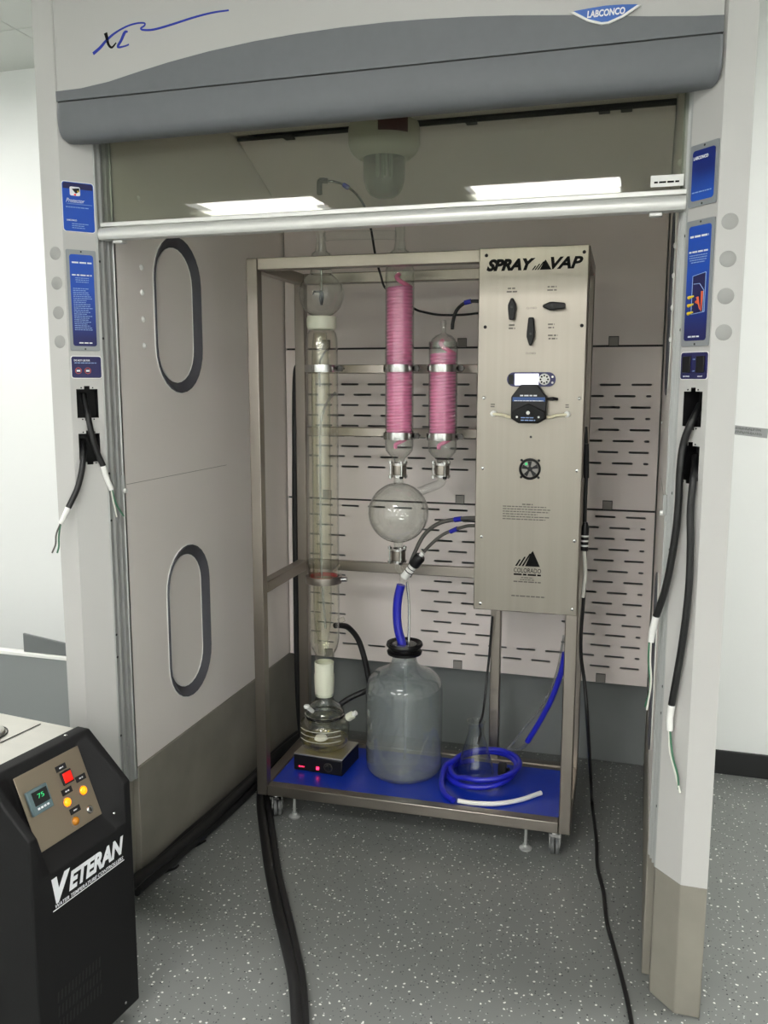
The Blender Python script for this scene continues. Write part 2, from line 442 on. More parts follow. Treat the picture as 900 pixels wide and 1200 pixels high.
# pencilled tape strip on the back wall
tp = thing('tape_label', 'grey strip of tape with handwriting on the white wall right of the hood', 'tape', (2.025, BY, 1.4))
c0 = Vector((2.026, BY-.0006, 1.408)); tax = Vector((.994, 0, -.105)); tay = Vector((.105, 0, .994))
MB().obox(c0, tax, tay, (0,-1,0), .062, .018, .0005).build('strip', 'tape_grey', tp, smooth=False)
rnd = random.Random(3); hw = MB()
for row, (xa, xb) in enumerate(((-.058, .03), (-.056, .026))):
    x = xa
    while x < xb:
        n = rnd.randint(3, 6); st = []
        for k in range(n*2+1): st.append(c0+tax*(x+k*.0024)+tay*((.008, -.007)[row]+(.006 if k % 2 else -.004)*rnd.uniform(.5, 1.2))+Vector((0, -.0009, 0)))
        hw.tube(st, .0008, 5); x += n*.0042+.006
hw.build('handwriting', 'print_black', tp)

# ================================================================== FUME HOOD
W = 1.829; PA, PB, PC = .0624, .0602, .067; ZP = .356; HT = 2.74
WI = .1408; DB = 1.367; ZB = .3934; ZS1, ZS2 = 1.735, 1.100; BACK = 1.504
H = thing('fume_hood', 'large white walk-in fume hood with grey header band and raised sash', 'fume hood', (W/2, .75, 0))
CLEN = math.hypot(PB, PC)
def side(s):   # s=0 left, 1 right: x mirror
    return (lambda x: x) if s == 0 else (lambda x: W-x)
PLATES = {}
for s in (0, 1):
    fx = side(s); sg = 1 if s == 0 else -1
    # chamfer frame: ax runs to the reader's right on the face, nrm looks out of it
    nrm = Vector((sg*PC, -PB, 0)).normalized(); ax = Vector((-nrm.y, nrm.x, 0))
    co = Vector((fx(PA), 0, 0)) if s == 0 else Vector((fx(PA+PB), PC, 0))   # left end of face as read
    def S(t): return t if s == 0 else CLEN-t        # t measured from outer edge
    hull = MB()
    P = [(fx(0), 0), (fx(PA), 0), (fx(PA+PB), PC), (fx(PA+PB), .135), (fx(0), .135)]
    for i in (0, 2, 3, 4):
        (xa, ya), (xb, yb) = P[i], P[(i+1) % 5]
        hull.add([(xa, ya, ZP), (xb, yb, ZP), (xb, yb, HT), (xa, ya, HT)], [(0, 1, 2, 3)])
    hull.add([(x, y, ZP) for x, y in P], [(0, 1, 2, 3, 4)]); hull.add([(x, y, HT) for x, y in P], [(0, 1, 2, 3, 4)])
    post = hull.build('corner_post', 'post_white', H, smooth=False)
    def hole(z0, z1):
        a, b = .0155, .0755; c = (a+b)/2
        lp = [(a, z0), (c-.009, z0), (c-.009, z0-.008), (c+.009, z0-.008), (c+.009, z0), (b, z0), (b, z1), (c+.008, z1), (c+.008, z1+.009), (c-.008, z1+.009), (c-.008, z1), (a, z1)]
        return [(S(t), z) for t, z in lp]
    hz = ((1.494, 1.576), (1.367, 1.449))
    plate('face_plate', [(0, ZP), (CLEN, ZP), (CLEN, HT), (0, HT)], [hole(*h) for h in hz], co-nrm*.002, ax, (0,0,1), nrm, .002, 'post_white', post)
    for z0, z1 in hz:   # open outlet boxes behind the cut-outs
        c = co+ax*S(.0455); bb = MB(); d = .05
        for (px_, pz, hx, hz_) in ((-.034, 0, .001, .055), (.034, 0, .001, .055), (0, .055, .034, .001), (0, -.055, .034, .001)):
            bb.obox(c+ax*px_+Vector((0,0,(z0+z1)/2+pz))-nrm*(d/2+.003), ax, (0,0,1), nrm, hx, hz_, d/2)
        bb.obox(c+Vector((0,0,(z0+z1)/2))-nrm*(d+.003), ax, (0,0,1), nrm, .034, .055, .001)
        bb.build('outlet_box', 'black', post, smooth=False)
        for dx in (-.016, .016):
            for zz in (z0-.004, z1+.004):
                MB().lathe([(0, .0006), (.0022, .0006), (.0022, 0)], c+ax*dx+Vector((0,0,zz))+nrm*.0001, 8, ax, (0,0,1), nrm).build('screw_hole', 'black', post)
    # cement plinth below
    pl_ = [(x, y) for x, y in P]
    MB().prism(pl_, (0,0,0), (1,0,0), (0,1,0), (0,0,1), .001, ZP).build('post_plinth', 'cement', post, bevel=.003)
    # round grey knock-out covers
    for zz in (1.951, 1.870, 1.789, 1.709):
        MB().lathe([(0, .0012), (.0165, .0012), (.018, 0)], (fx(.0355), -.0002, zz), 24, (1,0,0), (0,0,1), (0,-1,0)).build('cover_plug', 'grey_plug', post)
    # blue label plates
    def lab(t0, t1, z0, z1, framed, m, r=.007):
        p0, p1 = sorted((S(t0), S(t1)))
        if framed:
            MB().prism(rrect(p0, p1, z0, z1, .004), co, ax, (0,0,1), nrm, .0003, .0035).build('label_frame', 'label_frame', post)
            for zz in (z0+.005, z1-.005): screw(post, co+ax*((p0+p1)/2)+Vector((0,0,zz))+nrm*.0035, nrm, .0025, 'groove', 'rivet', .001)
            p0 += .0085; p1 -= .0085; z0 += .013; z1 -= .013; l0 = .0037
        else:
            MB().prism(rrect(p0-.002, p1+.002, z0-.002, z1+.002, r+.001), co, ax, (0,0,1), nrm, .0003, .0008).build('label_border', 'white_plastic', post); l0 = .0012
        MB().prism(rrect(p0, p1, z0, z1, r), co, ax, (0,0,1), nrm, .0009, l0+.0006).build('label_plate', m, post)
        return p0, p1, z0, z1, l0+.0007
    def pt(p, z, l): return co+ax*p+Vector((0,0,z))+nrm*l
    UPZ = Vector((0,0,1))
    if s == 0:
        p0, p1, z0, z1, l = lab(.004, .088, 2.012, 2.143, False, 'label_blue')
        MB().prism([(p0+.002, z1-.018), (p1-.002, z1-.018), (p1-.002, z1-.006), (p1-.006, z1-.002), (p0+.006, z1-.002), (p0+.002, z1-.006)], co, ax, UPZ, nrm, l, l+.0003).build('label_band', 'label_navy', post, smooth=False)
        MB().prism(rrect(p0+.020, p0+.048, z1-.036, z1-.012, .004), co, ax, UPZ, nrm, l+.0003, l+.0006).build('emblem', 'print_white', post)
        MB().prism([(p0+.026, z1-.018), (p0+.046, z1-.015), (p0+.046, z1-.024), (p0+.036, z1-.030)], co, ax, UPZ, nrm, l+.0006, l+.0009).build('emblem_swirl', 'black', post, smooth=False)
        MB().prism(rrect(p0+.031, p0+.037, z1-.035, z1-.031, .001), co, ax, UPZ, nrm, l+.0008, l+.001).build('emblem_spot', 'red_lit', post)
        MB().prism(rrect(p0+.040, p0+.044, z1-.026, z1-.022, .001), co, ax, UPZ, nrm, l+.001, l+.0012).build('emblem_spot', 'yellow_print', post)
        text('lettering', 'Protector', 'print_white', post, pt(p0+.034, z1-.049, l), ax, UPZ, .050, .011, shear=.35)
        MB().obox(pt(p0+.045, z1-.058, l+.0005), ax, UPZ, nrm, .034, .0005, .0002).build('rule', 'print_pale', post)
        fine_print('fine_print', 'print_pale', post, pt(p0+.008, z1-.067, l), ax, UPZ, .062, 1, .004, .0022, 4)
        text('lettering', 'LABCONCO', 'print_white', post, pt(p0+.022, z0+.029, l), ax, UPZ, .027, .0045, bold=.02)
        fine_print('fine_print', 'print_pale', post, pt(p0+.022, z0+.020, l), ax, UPZ, .052, 3, .0055, .0018, 5)
        p0, p1, z0, z1, l = lab(.005, .087, 1.684, 1.962, True, 'label_fade_down')
        fine_print('heading', 'print_white', post, pt(p0+.006, z1-.022, l), ax, UPZ, .054, 1, .004, .0042, 6)
        fine_print('heading', 'print_white', post, pt(p0+.005, z1-.056, l), ax, UPZ, .054, 1, .004, .0038, 7)
        fine_print('fine_print', 'print_pale', post, pt(p0+.006, z1-.064, l), ax, UPZ, .052, 3, .0055, .0018, 8, True)
        fine_print('fine_print', 'print_pale', post, pt(p0+.006, z1-.093, l), ax, UPZ, .053, 22, .0054, .0019, 9)
        fine_print('heading', 'print_white', post, pt(p0+.016, z0+.009, l), ax, UPZ, .036, 1, .004, .0035, 10)
        p0, p1, z0, z1, l = lab(.006, .088, 1.608, 1.668, False, 'label_navy', .006)
        text('lettering', 'DO NOT USE FOR', 'print_white', post, pt(p0+.029, z1-.011, l), ax, UPZ, .044, .005, bold=.02)
        fine_print('fine_print', 'print_pale', post, pt(p0+.008, z1-.018, l), ax, UPZ, .062, 1, .004, .0022, 11)
        for k, dx in enumerate((.018, .044)):
            MB().lathe([(.0075, 0), (.0075, .0004), (.0088, .0004), (.0088, 0)], pt(p0+dx, z0+.020, l), 20, ax, UPZ, nrm, closed=True).build('hazard_ring', 'orange_print', post)
            MB().obox(pt(p0+dx, z0+.020, l+.0003), ax, UPZ, nrm, .005, .0026, .0003).build('hazard_mark', 'print_white', post)
    else:
        p0, p1, z0, z1, l = lab(.003, .088, 1.994, 2.13, True, 'label_fade_up')
        text('lettering', 'LABCONCO', 'print_white', post, pt((p0+p1)/2-.008, z1-.017, l), ax, UPZ, .044, .0075, bold=.03)
        fine_print('fine_print', 'print_pale', post, pt(p0+.004, z0+.018, l), ax, UPZ, .058, 1, .004, .0025, 12)
        p0, p1, z0, z1, l = lab(.003, .088, 1.680, 1.964, True, 'label_fade_down')
        fine_print('heading', 'print_white', post, pt(p0+.006, z1-.024, l), ax, UPZ, .056, 1, .004, .0045, 13)
        fine_print('heading', 'print_white', post, pt(p0+.005, z1-.058, l), ax, UPZ, .057, 1, .004, .0038, 14)
        fine_print('fine_print', 'print_pale', post, pt(p0+.006, z1-.066, l), ax, UPZ, .055, 4, .0052, .0018, 15, True)
        # airflow diagram: a navy cabinet section with red and yellow arrows
        dg = [(p0+.020, z0+.060), (p0+.060, z0+.064), (p0+.060, z0+.152), (p0+.020, z0+.146)]
        MB().prism(dg, co, ax, UPZ, nrm, l+.0002, l+.0004).build('diagram_field', 'label_navy', post, smooth=False)
        dl = MB()
        for (aa, bb_) in zip(dg, dg[1:]+dg[:1]):
            A, B = pt(aa[0], aa[1], l+.0006), pt(bb_[0], bb_[1], l+.0006); dl.tube([A, B], .0008, 5)
        dl.tube([pt(p0+.024, z0+.128, l+.0006), pt(p0+.042, z0+.128, l+.0006), pt(p0+.056, z0+.112, l+.0006), pt(p0+.056, z0+.064, l+.0006)], .0009, 5)
        dl.build('diagram_lines', 'print_pale', post)
        ar = MB()
        for (xa, za, xb, zb) in ((.034, .088, .042, .082), (.038, .098, .046, .070), (.052, .11, .050, .066)):
            ar.tube([pt(p0+xa, z0+za, l+.0007), pt(p0+xb, z0+zb, l+.0007)], [.0035, .001], 6)
        ar.build('diagram_arrows', 'orange_print', post)
        ya = MB()
        for za in (.062, .080, .098): ya.tube([pt(p0+.010, z0+za, l+.0007), pt(p0+.026, z0+za+.003, l+.0007)], [.0042, .0016], 6)
        ya.build('diagram_arrows', 'yellow_print', post)
        fine_print('heading', 'print_white', post, pt(p0+.014, z0+.009, l), ax, UPZ, .034, 1, .004, .0035, 16)
        p0, p1, z0, z1, l = lab(.004, .087, 1.605, 1.666, False, 'label_navy', .006)
        for dx in (.020, .063):
            MB().obox(pt(p0+dx, (z0+z1)/2+.003, l+.002), ax, UPZ, nrm, .0125, .019, .002).build('rocker_switch', 'black_plastic', post, bevel=.0015)
        text('lettering', 'ON', 'print_pale', post, pt((p0+p1)/2, z1-.016, l), ax, UPZ, .007, .0032)
        text('lettering', 'OFF', 'print_pale', post, pt((p0+p1)/2, z0+.018, l), ax, UPZ, .008, .0032)
        text('lettering', 'BLOWER', 'print_white', post, pt(p0+.020, z0+.006, l), ax, UPZ, .020, .0032, bold=.02)
        text('lettering', 'LIGHT', 'print_white', post, pt(p0+.063, z0+.006, l), ax, UPZ, .015, .0032, bold=.02)
    # aluminium sash track with grooves between post and liner
    tr = MB(); prof = [(.1226, .0672), (.1262, .0700), (.1262, .078), (.123, .0785), (.123, .087), (.1315, .0875), (.1315, .099), (.126, .0995), (.126, .108), (.1365, .1085), (.1365, .124), (.1408, .126), (.1408, .134), (.112, .134), (.112, .0672)]
    MB().prism([(fx(x), y) for x, y in prof], (0,0,0), (1,0,0), (0,1,0), (0,0,1), ZP, HT-.2).build('sash_track', 'aluminium', H, smooth=False)
    trk = [o_ for o_ in H.children if o_.name.startswith('sash_track')][-1]
    for zz in (1.935, 1.72, 1.33, 1.19, .84, .77, .52):
        screw(trk, (fx(.1264), .074, zz), (sg, -.2, 0), .0038, 'groove', 'screw', .0015)
    # bracket with a white stop on the track
    MB().box(fx(.137) if s == 0 else fx(.146), fx(.146) if s == 0 else fx(.137), .118, .126, 1.27, 1.32).build('stop_bracket', 'aluminium', trk, bevel=.001)
    MB().lathe([(0, .008), (.006, .007), (.008, 0)], (fx(.145), .122, 1.274), 12, (0,1,0), (0,0,1), (sg,0,0)).build('stop_button', 'white_plastic', trk)
    # side liner with two oval access covers
    ov = [(.482, 1.812, .146, .248), (.490, .775, .140, .264)]
    out = [(.128, ZB), (BACK, ZB), (BACK, 2.52), (.128, 2.52)]
    ln = plate('side_liner', out, [stadium(*q) for q in ov], (fx(WI), 0, 0), (0,1,0), (0,0,1), (-sg,0,0), .006, 'liner', H)
    for (cy, cz, rx, hy) in ov:
        a = stadium(cy, cz, rx, hy); b = stadium(cy, cz, rx-.002, hy-.002); c = stadium(cy+.000, cz, rx-.034, hy-.034)
        n = len(a); gm = MB()
        rings = [(stadium(cy, cz, rx+.004, hy+.004), .0), (stadium(cy, cz, rx+.003, hy+.003), .006), (stadium(cy, cz, rx-.001, hy-.001), .007), (stadium(cy, cz, rx-.006, hy-.006), .002), (stadium(cy, cz, rx-.030, hy-.030), -.014), (stadium(cy, cz, rx-.032, hy-.032), -.018)]
        vs = []; fs = []
        for k, (lp, h) in enumerate(rings):
            vs += [(fx(WI)+sg*h, y, z) for y, z in lp]
            if k: fs += [((k-1)*n+i, (k-1)*n+(i+1) % n, k*n+(i+1) % n, k*n+i) for i in range(n)]
        gm.add(vs, fs).build('access_gasket', 'gasket', ln)
        MB().prism(stadium(cy, cz, rx-.031, hy-.031), (fx(WI), 0, 0), (0,1,0), (0,0,1), (sg,0,0), -.022, -.012).build('access_cover', 'liner', ln, smooth=False)
        for dr, h in ((.005, .001), (-.0315, -.0115)):
            lp = [(fx(WI)+sg*h, y, z) for y, z in stadium(cy, cz, rx+dr, hy+dr)]
            MB().tube(lp, .0016, 6, closed=True).build('edge_bead', 'white_plastic', ln)
    for zz in (2.143, 1.942, 1.867, 1.787, 1.707):
        MB().lathe([(0, .007), (.005, .006), (.009, .002), (.009, 0)], (fx(WI), .266, zz), 14, (0,1,0), (0,0,1), (sg,0,0)).build('plug_cap', 'white_plastic', ln)
    MB().box(*sorted((fx(WI+.0004), fx(WI))), .14, .80, 1.290, 1.2915).build('panel_joint', 'liner_joint', ln, smooth=False)
    # small white screw cap deep on the liner
    MB().lathe([(0, .005), (.005, .004), (.006, 0)], (fx(WI), 1.03, 1.46), 12, (0,1,0), (0,0,1), (sg,0,0)).build('plug_cap', 'white_plastic', ln)
    MB().box(*sorted((fx(WI+.002), fx(WI-.03))), .1355, BACK-.001, .001, ZB-.003).build('side_plinth', 'cement', H, bevel=.003)
    MB().box(*sorted((fx(0), fx(.008))), .136, BACK, 0.002, HT).build('outer_panel', 'post_white', H, smooth=False)
# back of the hood
MB().box(WI+.003, W-WI-.003, BACK, BACK+.02, .002, 2.6).build('back_panel', 'cement_dark', H, smooth=False)
# slotted baffles
def slots(rows, lo, hi, blank=()):
    out = []
    for i, z in enumerate(rows):
        x = (1.455 if i % 2 == 0 else 1.511)-.118*12
        while x < hi:
            a, b = max(x, lo), min(x+.081, hi); c = (a+b)/2
            if b-a > .018 and not any(x0-.03 < c < x1 and z0 < z < z1 for x0, x1, z0, z1 in blank):
                if any(x0 < b < x1 and z0 < z < z1 for x0, x1, z0, z1 in blank): b = min(b, [q[0] for q in blank if q[0] < b < q[1]][0])
                if b-a > .018: out.append([(a, z), (a+.004, z-.0042), (b-.004, z-.0042), (b, z), (b-.004, z+.0042), (a+.004, z+.0042)])
            x += .118
    return out
BL, BR = WI+.006, W-WI-.006
def baf(z0, z1, rows, blank=()):
    return plate('baffle_panel', [(BL, z0), (BR, z0), (BR, z1), (BL, z1)], slots(rows, BL+.04, BR-.032, blank), (0, DB, 0), (1,0,0), (0,0,1), (0,1,0), .006, 'baffle', H)
rows_mid = [1.588-.0433*i for i in range(9)]
rows_low = [1.073-.0437*i for i in range(15)]
b1 = baf(ZS1+.004, 2.275, [])
b2 = baf(ZS2+.004, ZS1-.004, rows_mid)
b3 = baf(ZB, ZS2-.004, rows_low, [(.413, .765, .50, 1.035), (1.085, 1.36, .54, .72)])
MB().box(BL, BR, DB+.012, DB+.016, ZS1-.02, ZS1+.02).build('joint_strip', 'groove', b2, smooth=False)
MB().box(BL, BR, DB+.012, DB+.016, ZS2-.02, ZS2+.02).build('joint_strip', 'groove', b3, smooth=False)
for pb, zz in ((b1, ZS1+.018), (b2, ZS2+.019), (b3, ZB+.019)):
    for xx in (.33, .912, 1.502):
        c = MB().box(xx-.017, xx+.017, DB-.003, DB-.0005, zz-.017, zz+.016).build('baffle_clip', 'tan_foam', pb, bevel=.001)
        MB().box(xx-.019, xx+.019, DB-.0006, DB-.0001, zz-.018, zz+.019).build('clip_shadow_gap', 'groove', pb, smooth=False)
# sloping upper baffle and roof of the chamber
up = MB(); A = (DB, 2.285); B = (.95, 2.478)
up.add([(BL, A[0], A[1]), (BR, A[0], A[1]), (BR, B[0], B[1]), (BL, B[0], B[1]), (BL, A[0]+.003, A[1]+.006), (BR, A[0]+.003, A[1]+.006), (BR, B[0]+.003, B[1]+.006), (BL, B[0]+.003, B[1]+.006)],
       [(0,1,2,3), (7,6,5,4), (0,4,5,1), (1,5,6,2), (2,6,7,3), (3,7,4,0)])
ub = up.build('upper_baffle', 'baffle', H, smooth=False)
MB().box(BL, BR, .9385, .9495, 2.4735, 2.483).build('edge_strip', 'groove', ub, smooth=False)
for xx in (.35, .75, 1.02, 1.46, 1.53):
    MB().box(xx-.018, xx+.018, .928, .962, 2.468, 2.479).build('baffle_hook', 'groove', ub, smooth=False)
MB().box(BL-.004, BR+.004, .15, .931, 2.49, 2.50).build('roof_panel', 'liner', H, smooth=False)
MB().box(BL-.004, BR+.004, .915, BACK, 2.53, 2.54).build('plenum_roof', 'groove', H, smooth=False)
MB().box(.01, W-.01, .06, BACK, HT-.02, HT).build('unseen_top_cover', 'post_white', H, smooth=False)  # unseen lid added to keep ceiling light from falling into the hood
# header: white panel, grey swoosh, grey moulded band
HX0, HX1 = .0706, W-.0706; ZSEAM = 2.3434
hp = MB().box(HX0, HX1, -.004, .075, 2.30, HT).build('header_panel', 'header_white', H, bevel=.003)
curve = [(.0706, 2.371), (.15, 2.372), (.236, 2.381), (.33, 2.398), (.415, 2.412), (.53, 2.427), (.656, 2.438), (.77, 2.4435), (.883, 2.446), (1.0, 2.4455), (1.096, 2.442), (1.2, 2.436), (1.298, 2.428), (1.453, 2.412), (1.601, 2.393), (1.70, 2.383), (W-.0706, 2.379)]
sw = MB(); n = len(curve); vs = []
for y in (-.010, -.003):
    vs += [(x, y, z) for x, z in curve]+[(x, y, ZSEAM+.002) for x, z in curve]
fs = []
for k in range(n-1):
    fs += [(k, k+1, n+k+1, n+k), (2*n+k, 3*n+k, 3*n+k+1, 2*n+k+1), (k, 2*n+k, 2*n+k+1, k+1), (n+k, n+k+1, 3*n+k+1, 3*n+k)]
fs += [(0, n, 3*n, 2*n), (n-1, 3*n-1, 4*n-1, 2*n-1)]
sw.add(vs, fs).build('header_swoosh', 'band_grey', H, smooth=False)
MB().box(HX0+.001, HX1-.001, -.005, -.003, ZSEAM-.004, ZSEAM+.004).build('seam', 'groove', H, smooth=False)
band = MB(); secs = []; r = .04
xsn = [0, .003, .008, .016, .026, .04]
xpos = [HX0+t for t in xsn]+[HX1-t for t in reversed(xsn)]
for x in xpos:
    t = min(x-HX0, HX1-x); lift_ = r-math.sqrt(max(0, r*r-(r-min(t, r))**2)); inn = max(0, .006-t)*.8
    pr = [(.079, ZSEAM-.002), (-.0095+inn, ZSEAM-.002), (-.013+inn, 2.312), (-.013+inn, 2.286), (-.009+inn, 2.264), (.000, 2.249), (.014, 2.242), (.034, 2.244), (.079, 2.253)]
    secs.append([(x, y, (z if z > 2.31 else max(z, 2.228+lift_*.9+(z-2.228)*.45) if lift_ > 0 else z)) for y, z in pr])
k = len(secs[0]); vs = [p for s_ in secs for p in s_]; fs = []
for i in range(len(secs)-1): fs += [(i*k+j, i*k+(j+1) % k, (i+1)*k+(j+1) % k, (i+1)*k+j) for j in range(k)]
fs += [tuple(range(k)), tuple(range((len(secs)-1)*k, len(secs)*k))]
band.add(vs, fs).build('header_band', 'band_grey', H, angle=50)
# badge
FXY = ((1,0,0), (0,0,1))
bc = Vector((1.508, -.012, 2.408))
def shield(k): return [(-.077*k, .010*k), (-.040*k, .0125*k), (0, .0145*k), (.040*k, .0125*k), (.077*k, .009*k), (.040*k, -.012*k), (.008*k, -.0225*k), (-.008*k, -.0225*k), (-.040*k, -.012*k)]
bd = MB().prism(shield(1), bc, (1,0,0), (0,0,1), (0,-1,0), -.003, .002).build('badge', 'white_plastic', H, bevel=.001)
MB().prism([(x, z+.0026) for x, z in shield(.9)], bc, (1,0,0), (0,0,1), (0,-1,0), .0021, .0028).build('badge_face', 'logo_blue', bd, smooth=False)
text('badge_lettering', 'LABCONCO', 'print_white', bd, bc+Vector((.002, -.003, .0008)), (1,0,0), (0,0,1), .082, .015, shear=.1, bold=.035)
# flowing two-letter script on the header
def stroke(name, pts, rad, m):
    P3 = [pix(u, v, (0, -.0048, 0), (0, 1, 0)) for u, v in pts]
    path = smooth_path(P3, 6); b = MB(); mlen = len(path); vs = []; fs = []
    for i, p in enumerate(path):
        t = (path[min(i+1, mlen-1)]-path[max(i-1, 0)]).normalized(); nn = Vector((-t.z, 0, t.x))
        f = i/(mlen-1)*(len(rad)-1); j = min(int(f), len(rad)-2); rr = rad[j]+(rad[j+1]-rad[j])*(f-j)
        vs += [p+nn*rr, p-nn*rr, p+nn*rr+Vector((0, .0008, 0)), p-nn*rr+Vector((0, .0008, 0))]
        if i: a = (i-1)*4; c = i*4; fs += [(a, a+1, c+1, c), (a+2, c+2, c+3, a+3), (a, c, c+2, a+2), (a+1, a+3, c+3, c+1)]
    fs += [(0, 2, 3, 1), (mlen*4-4, mlen*4-3, mlen*4-1, mlen*4-2)]
    return b.add(vs, fs).build(name, m, hp, smooth=False)
stroke('script_mark', [(109, 63), (117, 56), (124, 48), (134, 39), (148, 31), (160, 27.3), (169, 27), (169, 30), (165, 33), (168, 35), (180, 34.5), (200, 29), (228, 20), (250, 14.5), (268, 12)], [.004, .0035, .0022, .002, .002, .0024, .0026, .0024, .002], 'script_blue')
stroke('script_mark', [(123.5, 38.5), (125, 44), (127, 52), (131, 55.5), (136, 50)], [.005, .004, .003, .0015], 'print_black')
stroke('script_mark', [(149.5, 37), (146, 38), (142, 47), (138, 55), (146, 54), (151, 52)], [.002, .004, .0035, .002, .002], 'script_blue')
# raised sash: handle bar, frame edge, two panes
hb = [(.070, 2.0), (.074, 1.995), (.105, 1.994), (.115, 1.997), (.115, 2.043), (.085, 2.043), (.083, 2.041), (.083, 2.0315), (.092, 2.031), (.092, 2.028), (.080, 2.0275), (.072, 2.022), (.068, 2.013), (.068, 2.006)]
MB().prism(hb, (0,0,0), (0,1,0), (0,0,1), (1,0,0), .128, W-.128).build('sash_handle', 'aluminium_light', H, angle=35)
MB().box(.128, W-.128, .093, .099, 2.0435, 2.50).build('sash_pane', 'glass_sash', H, smooth=False)
p2 = MB().box(.128, W-.128, .120, .125, 2.05, 2.50)
for v in p2.v: v.y += (v.z-2.27)*.0055
p2.build('sash_pane', 'glass_sash', H, smooth=False)
st = MB().box(1.62, 1.694, .0915, .0925, 2.052, 2.078).build('sash_sticker', 'white_plastic', H, smooth=False)
fine_print('fine_print', 'print_black', st, (1.628, .0912, 2.062), (1,0,0), (0,0,1), .056, 1, .004, .004, 21)
for xx in (.165, 1.62):
    MB().box(xx, xx+.03, .085, .11, 1.985, 1.994).build('sash_latch', 'aluminium_light', H, bevel=.002)

# vapour-proof lamp under the hood roof
lx, ly = .783, .70
LP = thing('hood_lamp', 'round vapour-proof lamp with glass dome hanging from the hood roof', 'lamp', (lx, ly, 2.2))
MB().lathe([(0, 2.488), (.085, 2.488), (.088, 2.43), (.112, 2.42), (.116, 2.40), (.116, 2.355), (.108, 2.335), (.090, 2.318), (.078, 2.312), (.070, 2.314), (.066, 2.33), (0, 2.335)], (lx, ly, 0), 40).build('housing', 'lamp_housing', LP)
dome = [(.069, 2.325), (.069, 2.27), (.067, 2.245), (.060, 2.22), (.047, 2.201), (.028, 2.191), (0, 2.188)]
MB().lathe(dome+[(max(r_-.004, 0), z+.004) for r_, z in reversed(dome)], (lx, ly, 0), 36).build('glass_dome', 'glass_lamp', LP)
for k in range(4):
    a = k*PI/2+.5; MB().lathe([(0, 2.255), (.005, 2.258), (.0065, 2.265), (.0065, 2.33), (0, 2.333)], (lx+.022*math.cos(a), ly+.022*math.sin(a), 0), 10).build('bulb_tube', 'white_plastic', LP)
lb = MB(); n = 10; vs = []
for r_ in (.1165, .1175):
    for z in (2.372, 2.432):
        vs += [(lx+r_*math.cos(-1.45+.85*k/n), ly+r_*math.sin(-1.45+.85*k/n), z) for k in range(n+1)]
m_ = n+1; fs = []
for k in range(n): fs += [(k, k+1, m_+k+1, m_+k), (2*m_+k, 3*m_+k, 3*m_+k+1, 2*m_+k+1), (k, 2*m_+k, 2*m_+k+1, k+1), (m_+k, m_+k+1, 3*m_+k+1, 3*m_+k)]
lb.add(vs, fs).build('warning_label', 'maroon', LP)

# ================================================================== STEEL RACK
TW = .04; RW, RD, RH, RZ = 1.135, .49, 2.01, .089
F = rthing('equipment_rack', 'welded stainless steel rack on casters holding the glassware in the hood', 'rack', (RW/2, RD/2, 0))
def rk(name, *b, m='steel_v', bev=.003): return MB().box(*b).build(name, m, F, bevel=bev)
rk('post', 0, TW, 0, TW, RZ, RH); rk('post', RW-TW, RW, 0, TW, RZ, RH)
rk('post', 0, TW, RD-TW, RD, RZ, RH); rk('post', RW-TW, RW, RD-TW, RD, RZ, RH)
rk('post', .79, .828, RD-.04, RD-.002, RZ+.04, RH-.04)
e = .0006
for z0, z1 in ((RH-TW, RH), (RZ, RZ+TW)):
    rk('rail', TW+e, RW-TW-e, 0, TW, z0, z1, m='steel'); rk('rail', TW+e, RW-TW-e, RD-TW, RD, z0, z1, m='steel')
    rk('rail', 0, TW, TW+e, RD-TW-e, z0, z1, m='steel'); rk('rail', RW-TW, RW, TW+e, RD-TW-e, z0, z1, m='steel')
rk('rail', 0, TW, TW+e, RD-TW-e, .845, .885, m='steel')
rk('rail', TW+e, RW-TW-e, RD-.030, RD-.004, .848, .888, m='steel')
rk('rail', TW+e, RW-TW-e, RD-.022, RD-.006, 1.630, 1.664, m='steel'); rk('rail', TW+e, RW-TW-e, RD-.022, RD-.006, 1.386, 1.422, m='steel')
tray = MB().box(TW+.001, RW-TW-.001, TW+.001, RD-TW-.001, .118, .124).build('tray', 'steel', F, smooth=False)
MB().box(TW+.003, RW-TW-.003, TW+.003, RD-TW-.032, .1242, .1252).build('blue_film', 'blue_film', tray, smooth=False)
# casters and levelling feet
for i, (cx, cy) in enumerate(((.055, .05), (RW-.055, .05), (.055, RD-.05), (RW-.055, RD-.05))):
    c = MB(); c.box(cx-.032, cx+.032, cy-.032, cy+.032, RZ-.006, RZ-.0005); c.lathe([(0, RZ-.006), (.022, RZ-.006), (.024, RZ-.018), (0, RZ-.018)], (cx, cy, 0), 18); c.obox((cx+math.cos(-1.2)*.008, cy-.010, RZ-.022), (1,0,0), (0,1,0), (0,0,1), .019, .016, .005)
    a = -1.45 if i % 2 else -1.05; dx, dy = math.cos(a), math.sin(a)
    for sd in (-1, 1):
        c.obox((cx+dx*.012-dy*.0175*sd, cy+dy*.012+dx*.0175*sd, RZ-.036), (dx, dy, 0), (-dy, dx, 0), (0,0,1), .016, .0022, .024)
    cs = c.build('caster', 'chrome', F)
    for sd in (-1, 1):
        wm = MB().lathe([(.006, -.006), (.028, -.006), (.030, -.003), (.030, .003), (.028, .006), (.006, .006)], (cx+dx*.016-dy*.008*sd, cy+dy*.016+dx*.008*sd, .0305), 24, (dx, dy, 0), (0,0,1), (-dy, dx, 0), closed=True)
        wm.build('wheel', 'wheel_grey', cs)
